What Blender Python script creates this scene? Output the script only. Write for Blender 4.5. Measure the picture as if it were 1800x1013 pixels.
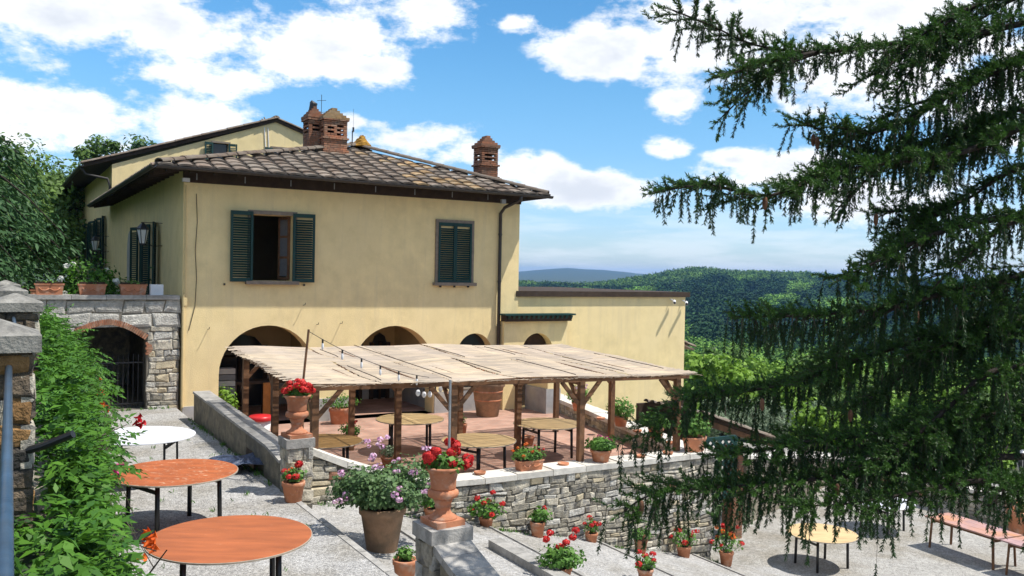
import bpy, bmesh, math, random
import numpy as np
from mathutils import Vector, Matrix
from mathutils.geometry import tessellate_polygon
from math import pi, sin, cos, radians, atan2, sqrt, hypot

for o in list(bpy.data.objects): bpy.data.objects.remove(o)
random.seed(7); RNG = np.random.default_rng(7)
SC = bpy.context.scene
COL = SC.collection

# ------------------------------------------------------------------ camera
F_PX, EYE = 1536.0, 3.45
ROLL, PITCH = atan2(66, 3500.0), -math.atan(24.3 / F_PX)
fwd = Vector((0, cos(PITCH), sin(PITCH))); r0 = Vector((1, 0, 0)); u0 = r0.cross(fwd)
rgt = r0 * cos(ROLL) + u0 * sin(ROLL); upv = r0 * -sin(ROLL) + u0 * cos(ROLL)
cam_d = bpy.data.cameras.new('camera'); cam = bpy.data.objects.new('camera', cam_d); COL.objects.link(cam)
cam_d.sensor_width = 36; cam_d.lens = 36 * F_PX / 1800; cam_d.clip_start = 0.05; cam_d.clip_end = 40000
m = Matrix.Identity(4)
for i in range(3):
    m[i][0], m[i][1], m[i][2] = rgt[i], upv[i], -fwd[i]
m[2][3] = EYE
cam.matrix_world = m; SC.camera = cam

# ------------------------------------------------------------------ light
SUN_TRAVEL = Vector((-0.54, 0.05, -1.0)).normalized()
sun_d = bpy.data.lights.new('sun', 'SUN'); sun = bpy.data.objects.new('sun', sun_d); COL.objects.link(sun)
sun_d.energy = 3.8; sun_d.angle = radians(0.53); sun_d.color = (1.0, 0.955, 0.88)
sun.rotation_euler = SUN_TRAVEL.to_track_quat('-Z', 'Y').to_euler(); sun.location = (40, -4, 80)
SC.view_settings.view_transform = 'Standard'; SC.view_settings.look = 'None'
SC.view_settings.gamma = 1.0; SC.view_settings.use_curve_mapping = False
SC.view_settings.exposure = 0.68
SC.render.engine = 'CYCLES'
SC.cycles.max_bounces = 6; SC.cycles.transparent_max_bounces = 8; SC.cycles.volume_bounces = 0
SC.cycles.use_denoising = True

W = bpy.data.worlds.new('World'); SC.world = W; W.use_nodes = True
wn = W.node_tree.nodes; wl = W.node_tree.links; wn.clear()
def wnode(t, **k):
    n = wn.new(t)
    for a, b in k.items(): setattr(n, a, b)
    return n
def wmath(op, a, b=None, clamp=False):
    n = wnode('ShaderNodeMath', operation=op, use_clamp=clamp)
    for i, x in enumerate((a, b)):
        if x is None: continue
        if isinstance(x, (int, float)): n.inputs[i].default_value = x
        else: wl.new(x, n.inputs[i])
    return n.outputs[0]
def wvec(op, a, b=None):
    n = wnode('ShaderNodeVectorMath', operation=op)
    for i, x in enumerate((a, b)):
        if x is None: continue
        if isinstance(x, tuple): n.inputs[i].default_value = x
        else: wl.new(x, n.inputs[i])
    return n.outputs['Value'] if op in ('LENGTH', 'DOT_PRODUCT') else n.outputs[0]
def wrange(x, a, b, c, d, smooth=True):
    n = wnode('ShaderNodeMapRange', interpolation_type='SMOOTHSTEP' if smooth else 'LINEAR')
    wl.new(x, n.inputs[0])
    for i, q in enumerate((a, b, c, d)): n.inputs[i + 1].default_value = q
    return n.outputs[0]
def wmix(f, a, b):
    n = wnode('ShaderNodeMix', data_type='RGBA')
    for s, x in ((0, f), (6, a), (7, b)):
        if isinstance(x, (int, float, tuple)): n.inputs[s].default_value = x
        else: wl.new(x, n.inputs[s])
    return n.outputs[2]
sky = wnode('ShaderNodeTexSky', sky_type='NISHITA'); sky.sun_disc = False
sky.sun_elevation = radians(61.5); sky.sun_rotation = radians(-95); sky.altitude = 400
sky.air_density = 1.0; sky.dust_density = 0.25; sky.ozone_density = 2.5
tc = wnode('ShaderNodeTexCoord'); D = wvec('NORMALIZE', tc.outputs['Generated'])
def ray_dir(x, y):
    v = fwd + rgt * ((x - 900) / F_PX) - upv * ((y - 506.5) / F_PX)
    return v.normalized()
def noise(scale, detail, vec, rough=0.55):
    n = wnode('ShaderNodeTexNoise'); n.inputs['Scale'].default_value = scale; n.inputs['Detail'].default_value = detail
    n.inputs['Roughness'].default_value = rough; wl.new(vec, n.inputs['Vector']); return n.outputs['Fac']
# cumulus drifting over the valley: each entry a cloud's direction and angular half sizes (px of the photo / focal length)
CLOUDS = [(110, 25, 210, 62), (330, 60, 220, 85), (560, 75, 165, 95), (665, 125, 70, 42), (60, 185, 150, 85), (150, 215, 95, 60), (-60, 170, 160, 110),
          (425, 142, 95, 34), (350, 212, 110, 42), (755, 22, 115, 60), (1075, 85, 125, 62), (1260, 70, 200, 95), (1440, 110, 210, 100), (1650, 120, 220, 120), (1850, 90, 250, 150), (1560, 20, 240, 60),
          (1190, 178, 55, 34), (1168, 263, 44, 22), (715, 243, 120, 38), (820, 275, 80, 34), (1020, 330, 180, 42), (920, 300, 75, 34), (1370, 308, 150, 44), (1290, 282, 60, 20), (1560, 350, 200, 50), (600, 215, 60, 20), (900, 40, 60, 18)]
blob = None
for (cx, cy, rx, ry) in CLOUDS:
    c = ray_dir(cx, cy)
    d = wvec('SUBTRACT', D, tuple(c)); d = wvec('MULTIPLY', d, (F_PX / rx, F_PX / rx, F_PX / ry))
    v = wrange(wvec('LENGTH', d), 0.0, 1.45, 1.0, 0.0, False)
    blob = v if blob is None else wmath('MAXIMUM', blob, v)
# generic field for the sky beyond the view
sep = wnode('ShaderNodeSeparateXYZ'); wl.new(D, sep.inputs[0])
squash = wvec('MULTIPLY', D, (1.0, 1.0, 1.9))
big = noise(2.6, 3.0, squash)
field = wrange(big, 0.42, 0.60, 0.0, 0.95)
ahead = wrange(wvec('DOT_PRODUCT', D, tuple(ray_dir(900, 300))), 0.80, 0.86, 1.0, 0.0)
dens0 = wmath('MAXIMUM', blob, wmath('MULTIPLY', field, ahead))
fb = noise(9.0, 10.0, squash, 0.62); fb2 = noise(30.0, 9.0, squash, 0.65)
fbm = wmath('ADD', wmath('MULTIPLY', fb, 0.72), wmath('MULTIPLY', fb2, 0.28))
dens = wmath('ADD', dens0, wmath('MULTIPLY', wmath('SUBTRACT', fbm, 0.5), 2.9))
cover = wrange(dens, 0.31, 0.74, 0.0, 1.0)
cover = wmath('MULTIPLY', cover, wrange(dens0, 0.02, 0.30, 0.0, 1.0))
# thin veil of cloud low over the hills
veil = wrange(sep.outputs[2], 0.0, 0.14, 0.42, 0.0)
veiln = wrange(noise(7.0, 8.0, wvec('MULTIPLY', D, (1.0, 1.0, 7.0)), 0.6), 0.40, 0.62, 0.1, 1.0)
veil = wmath('MULTIPLY', veil, veiln)
cover = wmath('MAXIMUM', cover, veil)
thick = wrange(wmath('ADD', dens, wmath('MULTIPLY', wmath('SUBTRACT', noise(5.0, 6.0, squash), 0.5), 1.6)), 0.35, 1.45, 0.0, 1.0)
ccol = wmix(thick, (7.2, 7.25, 7.3, 1), (4.7, 5.0, 5.5, 1))
hs = wnode('ShaderNodeHueSaturation'); wl.new(sky.outputs[0], hs.inputs['Color'])
hs.inputs['Saturation'].default_value = 1.3; hs.inputs['Hue'].default_value = 0.493; hs.inputs['Value'].default_value = 1.0
lowc = wmix(wrange(sep.outputs[2], -0.02, 0.22, 0.0, 1.0), (.60, .70, .92, 1), (1, 1, 1, 1))
mulc = wnode('ShaderNodeMix', data_type='RGBA', blend_type='MULTIPLY'); mulc.inputs[0].default_value = 1.0; wl.new(hs.outputs[0], mulc.inputs[6]); wl.new(lowc, mulc.inputs[7])
skyc = wmix(cover, mulc.outputs[2], ccol)
bg = wnode('ShaderNodeBackground'); bg.inputs[1].default_value = 0.108; wl.new(skyc, bg.inputs[0])
wo = wnode('ShaderNodeOutputWorld'); wl.new(bg.outputs[0], wo.inputs[0])

# ------------------------------------------------------------------ frames: u along the facade, v into the house
ANG = 0.535349; C0 = Vector((-8.1502, 21.6024, 0))
HM = Matrix.Translation(C0) @ Matrix.Rotation(ANG, 4, 'Z')
HI = HM.inverted()
def P(u, v, z=0): return HM @ Vector((u, v, z))
def to_uv(p): return HI @ Vector(p)
def px_ray(x, y): return fwd + rgt * ((x - 900) / F_PX) - upv * ((y - 506.5) / F_PX)
def at_depth(x, y, d): return Vector((0, 0, EYE)) + px_ray(x, y) * d
def on_z(x, y, z):
    r = px_ray(x, y); return Vector((0, 0, EYE)) + r * ((z - EYE) / r.z)
def ramp_z(u): return -0.13 - 0.262 * max(u, 0) if u < 10.9 else -3.0

# ------------------------------------------------------------------ materials
MATS = {}
def pm(name, base, var=0.25, scale=6.0, rough=0.85, bump=0.25, bscale=60.0, rnd=0.0, col2=None, c2scale=1.2, c2lo=0.45, c2hi=0.7, attr=None, attrcol=None, spec=0.3, trans=0.0, metal=0.0, detail=6.0, bdist=0.02, stretch=None, obj=False, streak=None):
    mt = bpy.data.materials.new(name); mt.use_nodes = True; MATS[name] = mt
    nt = mt.node_tree; N = nt.nodes; L = nt.links; b = N['Principled BSDF']
    b.inputs['Roughness'].default_value = rough; b.inputs['Specular IOR Level'].default_value = spec; b.inputs['Metallic'].default_value = metal
    if obj: src = N.new('ShaderNodeTexCoord').outputs['Object']
    else: src = N.new('ShaderNodeNewGeometry').outputs['Position']
    if stretch:
        vm = N.new('ShaderNodeVectorMath'); vm.operation = 'MULTIPLY'; vm.inputs[1].default_value = stretch; L.new(src, vm.inputs[0]); src = vm.outputs[0]
    def nz(sc, det=detail):
        n = N.new('ShaderNodeTexNoise'); n.inputs['Scale'].default_value = sc; n.inputs['Detail'].default_value = det; n.inputs['Roughness'].default_value = 0.6
        L.new(src, n.inputs['Vector']); return n.outputs['Fac']
    def mix(f, a, c, mode='MIX'):
        n = N.new('ShaderNodeMix'); n.data_type = 'RGBA'; n.blend_type = mode
        for s, x in ((0, f), (6, a), (7, c)):
            if isinstance(x, (int, float)): n.inputs[s].default_value = x
            elif isinstance(x, tuple): n.inputs[s].default_value = (*x[:3], 1)
            else: L.new(x, n.inputs[s])
        return n.outputs[2]
    def mr(x, a, c, d, e):
        n = N.new('ShaderNodeMapRange'); L.new(x, n.inputs[0])
        for i, q in enumerate((a, c, d, e)): n.inputs[i + 1].default_value = q
        return n.outputs[0]
    lo = tuple(c * (1 - var) for c in base); hi = tuple(min(1, c * (1 + var)) for c in base)
    col = mix(mr(nz(scale), 0.3, 0.7, 0, 1), lo, hi)
    if col2: col = mix(mr(nz(c2scale), c2lo, c2hi, 0, 1), col, col2)
    if streak:
        sv = N.new('ShaderNodeVectorMath'); sv.operation = 'MULTIPLY'; sv.inputs[1].default_value = (2.6, 2.6, .22); L.new(src, sv.inputs[0])
        sn = N.new('ShaderNodeTexNoise'); sn.inputs['Scale'].default_value = 1.6; sn.inputs['Detail'].default_value = 9; sn.inputs['Roughness'].default_value = .7; L.new(sv.outputs[0], sn.inputs['Vector'])
        col = mix(mr(sn.outputs['Fac'], .50, .78, 0, .75), col, streak)
        sn2 = N.new('ShaderNodeTexNoise'); sn2.inputs['Scale'].default_value = 5.5; sn2.inputs['Detail'].default_value = 10; sn2.inputs['Roughness'].default_value = .72; L.new(src, sn2.inputs['Vector'])
        col = mix(mr(sn2.outputs['Fac'], .58, .72, 0, .5), col, tuple(min(1, c * 1.18) for c in base))
    if attr:
        a = N.new('ShaderNodeAttribute'); a.attribute_name = attr
        col = mix(a.outputs['Fac'], col, attrcol)
    if rnd:
        oi = N.new('ShaderNodeObjectInfo')
        col = mix(1.0, col, mixgrey(N, L, mr(oi.outputs['Random'], 0, 1, 1 - rnd, 1 + rnd)), 'MULTIPLY')
    L.new(col, b.inputs['Base Color'])
    if bump:
        bp = N.new('ShaderNodeBump'); bp.inputs['Strength'].default_value = bump; bp.inputs['Distance'].default_value = bdist
        L.new(nz(bscale, 5.0), bp.inputs['Height']); L.new(bp.outputs[0], b.inputs['Normal'])
    if trans:
        tr = N.new('ShaderNodeBsdfTranslucent'); L.new(col, tr.inputs['Color'])
        ms = N.new('ShaderNodeMixShader'); ms.inputs[0].default_value = trans
        L.new(b.outputs[0], ms.inputs[1]); L.new(tr.outputs[0], ms.inputs[2]); L.new(ms.outputs[0], N['Material Output'].inputs[0])
    return mt
def mixgrey(N, L, v):
    c = N.new('ShaderNodeCombineColor')
    for i in range(3): L.new(v, c.inputs[i])
    return c.outputs[0]

pm('stucco', (0.82, 0.66, 0.35), 0.10, 2.2, 0.95, 0.35, 45, streak=(0.66, 0.54, 0.32), col2=(0.79, 0.645, 0.365), c2scale=0.55, c2lo=0.45, c2hi=0.75, spec=0.1)
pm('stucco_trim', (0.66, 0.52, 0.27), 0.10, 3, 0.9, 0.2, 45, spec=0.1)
pm('plinth', (0.36, 0.36, 0.36), 0.18, 3, 0.9, 0.3, 40, col2=(0.45, 0.43, 0.38), spec=0.1)
pm('green_paint', (0.006, 0.042, 0.038), 0.2, 5, 0.55, 0.1, 60, spec=0.35)
pm('dark_wood', (0.045, 0.028, 0.018), 0.35, 5, 0.8, 0.3, 60, stretch=(1, 1, 1))
pm('eave_wood', (0.05, 0.034, 0.024), 0.35, 5, 0.85, 0.3, 40)
pm('brown_wood', (0.17, 0.085, 0.042), 0.35, 7, 0.75, 0.35, 60, col2=(0.10, 0.055, 0.03), c2scale=3, rnd=0.12)
pm('orange_wood', (0.45, 0.17, 0.04), 0.2, 6, 0.6, 0.1, 60)
pm('metal_dark', (0.035, 0.032, 0.03), 0.25, 10, 0.5, 0.05, 80, spec=0.5)
pm('iron', (0.02, 0.02, 0.022), 0.2, 12, 0.5, 0.1, 80, spec=0.5)
pm('black_paint', (0.012, 0.012, 0.013), 0.2, 12, 0.4, 0.05, 80, spec=0.5)
pm('galv', (0.38, 0.39, 0.4), 0.2, 12, 0.45, 0.05, 80, metal=0.6)
pm('blue_paint', (0.028, 0.06, 0.10), 0.3, 8, 0.4, 0.1, 60, col2=(0.03, 0.05, 0.07), c2scale=5, spec=0.5)
pm('white_plastic', (0.75, 0.76, 0.78), 0.05, 6, 0.4, 0.02, 60)
pm('stone_frame', (0.23, 0.19, 0.15), 0.2, 10, 0.9, 0.3, 60)
pm('dark_void', (0.012, 0.011, 0.01), 0.1, 3, 0.95, 0, 10, spec=0.0)
pm('interior', (0.30, 0.24, 0.14), 0.1, 3, 0.95, 0, 10, spec=0.0)
pm('curtain', (0.16, 0.165, 0.18), 0.1, 9, 0.9, 0.1, 30)
pm('glass_dark', (0.02, 0.025, 0.03), 0.1, 3, 0.08, 0, 10, spec=0.5)
pm('tile', (0.165, 0.122, 0.092), 0.35, 9, 0.92, 0.5, 70, rnd=0.32, col2=(0.225, 0.19, 0.155), c2scale=1.7, c2lo=0.40, c2hi=0.62)
pm('tile_lichen', (0.29, 0.185, 0.09), 0.35, 9, 0.95, 0.5, 70, rnd=0.25, col2=(0.33, 0.27, 0.18), c2scale=2.4)
pm('tile_pan', (0.022, 0.017, 0.013), 0.35, 9, 0.95, 0.5, 70)
pm('lichen', (0.30, 0.16, 0.025), 0.35, 12, 0.95, 0.6, 60)
pm('brick', (0.36, 0.155, 0.085), 0.3, 14, 0.92, 0.4, 80, rnd=0.25, col2=(0.30, 0.22, 0.16), c2scale=5, attr='rnd', attrcol=(0.16, 0.09, 0.06))
pm('mortar', (0.20, 0.18, 0.145), 0.2, 10, 0.95, 0.4, 60)
pm('rubble', (0.44, 0.40, 0.32), 0.38, 11, 0.95, 0.8, 40, rnd=0.42, col2=(0.23, 0.22, 0.20), c2scale=6.0, c2lo=0.48, c2hi=0.62, bdist=0.03)
pm('rubble_warm', (0.42, 0.36, 0.25), 0.25, 7, 0.95, 0.6, 40, rnd=0.25, bdist=0.03)
pm('rubble_red', (0.38, 0.19, 0.12), 0.25, 7, 0.95, 0.6, 40, rnd=0.2)
pm('ashlar', (0.50, 0.48, 0.43), 0.32, 14, 0.95, 0.9, 26, rnd=0.15, col2=(0.32, 0.31, 0.285), c2scale=7, c2lo=0.5, c2hi=0.66, bdist=0.05)
pm('wall_render', (0.25, 0.22, 0.165), 0.35, 6, 0.95, 0.7, 35, col2=(0.14, 0.13, 0.11), c2scale=2.2, c2lo=0.45, c2hi=0.7, bdist=0.03)
pm('coping', (0.62, 0.59, 0.53), 0.14, 8, 0.92, 0.35, 50, rnd=0.10, col2=(0.40, 0.385, 0.35), c2scale=2.5, c2lo=0.52, c2hi=0.75)
pm('coping_grey', (0.36, 0.345, 0.32), 0.25, 8, 0.95, 0.5, 45, rnd=0.1, col2=(0.20, 0.195, 0.18), c2scale=3, c2lo=0.48, c2hi=0.7)
pm('cap_stone', (0.25, 0.24, 0.215), 0.3, 9, 0.95, 0.7, 40, col2=(0.13, 0.125, 0.115), c2scale=5, c2lo=0.48, c2hi=0.66)
pm('table_scuffed', (0.385, 0.105, 0.032), 0.3, 2.6, 0.5, 0.08, 40, col2=(0.62, 0.42, 0.28), c2scale=11, c2lo=0.60, c2hi=0.68, stretch=(1, 2.5, 1))
pm('pier_stone', (0.15, 0.115, 0.08), 0.4, 9, 0.95, 0.9, 20, col2=(0.05, 0.047, 0.043), c2scale=4, c2lo=0.42, c2hi=0.56, bdist=0.06)
pm('pier_warm', (0.30, 0.17, 0.07), 0.35, 9, 0.95, 0.8, 22, rnd=0.3, bdist=0.05)
pm('terracotta', (0.46, 0.19, 0.10), 0.16, 7, 0.85, 0.2, 50, rnd=0.16, col2=(0.52, 0.36, 0.27), c2scale=6, c2lo=0.52, c2hi=0.72)
pm('terracotta_old', (0.33, 0.205, 0.125), 0.25, 6, 0.9, 0.3, 50, col2=(0.18, 0.135, 0.09), c2scale=2.6)
pm('soil', (0.045, 0.03, 0.02), 0.4, 30, 0.98, 0.6, 60)
pm('table_orange', (0.385, 0.112, 0.034), 0.24, 1.6, 0.45, 0.06, 40, col2=(0.60, 0.38, 0.24), c2scale=9, c2lo=0.68, c2hi=0.73, stretch=(1, 5, 1), spec=0.4)
pm('table_ply', (0.56, 0.40, 0.20), 0.12, 5, 0.6, 0.08, 50, rnd=0.12, col2=(0.44, 0.30, 0.15), c2scale=1.6, stretch=(1, 6, 1))
pm('table_brown', (0.27, 0.155, 0.055), 0.2, 5, 0.6, 0.08, 50, stretch=(1, 6, 1))
pm('table_white', (0.74, 0.75, 0.80), 0.04, 5, 0.35, 0.02, 50, spec=0.4)
pm('table_mauve', (0.40, 0.25, 0.24), 0.2, 3, 0.55, 0.05, 50, col2=(0.52, 0.24, 0.11), c2scale=1.1)
pm('table_edge', (0.34, 0.29, 0.23), 0.2, 20, 0.6, 0.05, 50)
pm('reed', (0.74, 0.62, 0.46), 0.14, 3.0, 0.85, 0.0, 40, attr='rnd', attrcol=(0.46, 0.395, 0.33), col2=(0.66, 0.575, 0.49), c2scale=0.8, trans=0.4)
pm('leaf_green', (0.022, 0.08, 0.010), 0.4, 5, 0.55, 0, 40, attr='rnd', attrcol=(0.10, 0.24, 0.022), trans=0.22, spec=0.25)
pm('leaf_geranium', (0.07, 0.17, 0.03), 0.25, 12, 0.55, 0, 40, attr='rnd', attrcol=(0.14, 0.29, 0.05), trans=0.25)
pm('leaf_rose', (0.055, 0.12, 0.04), 0.25, 12, 0.5, 0, 40, attr='rnd', attrcol=(0.15, 0.24, 0.09), trans=0.25)
pm('leaf_oak', (0.058, 0.115, 0.022), 0.25, 0.7, 0.6, 0, 40, attr='rnd', attrcol=(0.14, 0.235, 0.05), trans=0.25)
pm('leaf_bright', (0.12, 0.235, 0.022), 0.25, 0.5, 0.6, 0, 40, attr='rnd', attrcol=(0.22, 0.37, 0.045), trans=0.3)
pm('leaf_olive', (0.13, 0.185, 0.10), 0.2, 0.7, 0.6, 0, 40, attr='rnd', attrcol=(0.27, 0.34, 0.22), trans=0.2)
pm('leaf_cedar', (0.016, 0.055, 0.014), 0.3, 1.0, 0.6, 0, 40, attr='rnd', attrcol=(0.055, 0.13, 0.04), trans=0.15)
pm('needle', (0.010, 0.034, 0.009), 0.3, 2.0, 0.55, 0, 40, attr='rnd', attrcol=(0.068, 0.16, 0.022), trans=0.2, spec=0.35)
pm('twig', (0.07, 0.055, 0.042), 0.3, 9, 0.9, 0.2, 60)
pm('bark', (0.036, 0.028, 0.022), 0.4, 9, 0.95, 0.7, 25, bdist=0.03)
pm('cone_brown', (0.16, 0.075, 0.04), 0.3, 30, 0.8, 0.5, 60)
pm('forest_cloud_shade', (0.012, 0.036, 0.013), 0.5, 0.012, 0.8, 0, 40, rnd=0.6, attr='rnd', attrcol=(0.032, 0.072, 0.022), spec=0.1)  # cloud shadow lying on the hillside is put into the crown colour
pm('forest_mid', (0.065, 0.145, 0.024), 0.45, 0.03, 0.8, 0, 40, rnd=0.55, attr='rnd', attrcol=(0.145, 0.26, 0.045), spec=0.1)
pm('forest_light', (0.07, 0.14, 0.03), 0.3, 0.01, 0.8, 0, 40, rnd=0.3, attr='rnd', attrcol=(0.13, 0.22, 0.05), spec=0.1)
pm('petal_red', (0.42, 0.008, 0.014), 0.3, 40, 0.6, 0, 40, attr='rnd', attrcol=(0.72, 0.05, 0.04), trans=0.2)
pm('petal_orange', (0.75, 0.14, 0.02), 0.2, 40, 0.6, 0, 40, attr='rnd', attrcol=(0.80, 0.24, 0.05), trans=0.25)
pm('petal_pink', (0.62, 0.27, 0.50), 0.2, 40, 0.6, 0, 40, attr='rnd', attrcol=(0.80, 0.62, 0.74), trans=0.2)
pm('petal_magenta', (0.62, 0.05, 0.26), 0.2, 40, 0.6, 0, 40, attr='rnd', attrcol=(0.70, 0.12, 0.36), trans=0.2)
pm('petal_white', (0.75, 0.78, 0.68), 0.1, 40, 0.6, 0, 40, attr='rnd', attrcol=(0.80, 0.80, 0.78), trans=0.2)
pm('red_plastic', (0.55, 0.02, 0.025), 0.1, 6, 0.35, 0, 40, spec=0.5)
pm('tarp', (0.045, 0.065, 0.12), 0.5, 9, 0.55, 0.8, 12, col2=(0.25, 0.27, 0.32), c2scale=5, c2lo=0.56, c2hi=0.75, bdist=0.08)
pm('wire', (0.02, 0.02, 0.02), 0.1, 10, 0.6, 0, 40)
pm('hill_blue', (0.05, 0.10, 0.07), 0.3, 0.01, 0.95, 0, 40, spec=0.0)
pm('earth', (0.045, 0.065, 0.03), 0.35, 0.12, 0.98, 0.3, 4, col2=(0.07, 0.07, 0.04), c2scale=0.05)

def gravel(name, base, tint):
    mt = pm(name, base, 0.10, 1.3, 0.97, 0, 40, col2=tint, c2scale=0.9, c2lo=0.45, c2hi=0.68, spec=0.1)
    nt = mt.node_tree; N = nt.nodes; L = nt.links; b = N['Principled BSDF']
    old = b.inputs['Base Color'].links[0].from_socket
    pos = N.new('ShaderNodeNewGeometry').outputs['Position']
    vo = N.new('ShaderNodeTexVoronoi'); vo.inputs['Scale'].default_value = 58; L.new(pos, vo.inputs['Vector'])
    sepc = N.new('ShaderNodeSeparateColor'); L.new(vo.outputs['Color'], sepc.inputs[0])
    mrn = N.new('ShaderNodeMapRange'); L.new(sepc.outputs[0], mrn.inputs[0]); mrn.inputs[3].default_value = 0.55; mrn.inputs[4].default_value = 1.3
    n2 = N.new('ShaderNodeTexNoise'); n2.inputs['Scale'].default_value = 9; n2.inputs['Detail'].default_value = 8; L.new(pos, n2.inputs['Vector'])
    mr2 = N.new('ShaderNodeMapRange'); L.new(n2.outputs['Fac'], mr2.inputs[0]); mr2.inputs[1].default_value = 0.3; mr2.inputs[2].default_value = 0.7; mr2.inputs[3].default_value = 0.82; mr2.inputs[4].default_value = 1.12
    mu = N.new('ShaderNodeMath'); mu.operation = 'MULTIPLY'; L.new(mrn.outputs[0], mu.inputs[0]); L.new(mr2.outputs[0], mu.inputs[1])
    mx = N.new('ShaderNodeMix'); mx.data_type = 'RGBA'; mx.blend_type = 'MULTIPLY'; mx.inputs[0].default_value = 1
    L.new(old, mx.inputs[6]); L.new(mixgrey(N, L, mu.outputs[0]), mx.inputs[7]); L.new(mx.outputs[2], b.inputs['Base Color'])
    bp = N.new('ShaderNodeBump'); bp.inputs['Strength'].default_value = 0.7; bp.inputs['Distance'].default_value = 0.02
    L.new(vo.outputs['Distance'], bp.inputs['Height']); bp.invert = True; L.new(bp.outputs[0], b.inputs['Normal'])
gravel('gravel', (0.43, 0.42, 0.405), (0.32, 0.30, 0.265))
gravel('gravel_yard', (0.41, 0.395, 0.365), (0.30, 0.275, 0.23))

def brickmat(name, c1, c2, mo, scale, w, h):
    mt = bpy.data.materials.new(name); mt.use_nodes = True; MATS[name] = mt
    nt = mt.node_tree; N = nt.nodes; L = nt.links; b = N['Principled BSDF']; b.inputs['Roughness'].default_value = 0.85; b.inputs['Specular IOR Level'].default_value = 0.2
    tcn = N.new('ShaderNodeTexCoord'); bt = N.new('ShaderNodeTexBrick'); L.new(tcn.outputs['Object'], bt.inputs['Vector'])
    bt.inputs['Color1'].default_value = (*c1, 1); bt.inputs['Color2'].default_value = (*c2, 1); bt.inputs['Mortar'].default_value = (*mo, 1)
    bt.inputs['Scale'].default_value = scale; bt.inputs['Brick Width'].default_value = w; bt.inputs['Row Height'].default_value = h; bt.inputs['Mortar Size'].default_value = 0.012; bt.inputs['Bias'].default_value = -0.1
    n2 = N.new('ShaderNodeTexNoise'); n2.inputs['Scale'].default_value = 1.6; n2.inputs['Detail'].default_value = 8; L.new(tcn.outputs['Object'], n2.inputs['Vector'])
    mr2 = N.new('ShaderNodeMapRange'); L.new(n2.outputs['Fac'], mr2.inputs[0]); mr2.inputs[1].default_value = 0.3; mr2.inputs[2].default_value = 0.7; mr2.inputs[3].default_value = 0.75; mr2.inputs[4].default_value = 1.2
    mx = N.new('ShaderNodeMix'); mx.data_type = 'RGBA'; mx.blend_type = 'MULTIPLY'; mx.inputs[0].default_value = 1
    L.new(bt.outputs['Color'], mx.inputs[6]); L.new(mixgrey(N, L, mr2.outputs[0]), mx.inputs[7]); L.new(mx.outputs[2], b.inputs['Base Color'])
    bp = N.new('ShaderNodeBump'); bp.inputs['Strength'].default_value = 0.4; bp.inputs['Distance'].default_value = 0.01; bp.invert = True
    L.new(bt.outputs['Fac'], bp.inputs['Height']); L.new(bp.outputs[0], b.inputs['Normal'])
brickmat('cotto', (0.45, 0.27, 0.205), (0.37, 0.205, 0.15), (0.34, 0.26, 0.21), 1.0, 0.30, 0.15)

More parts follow.
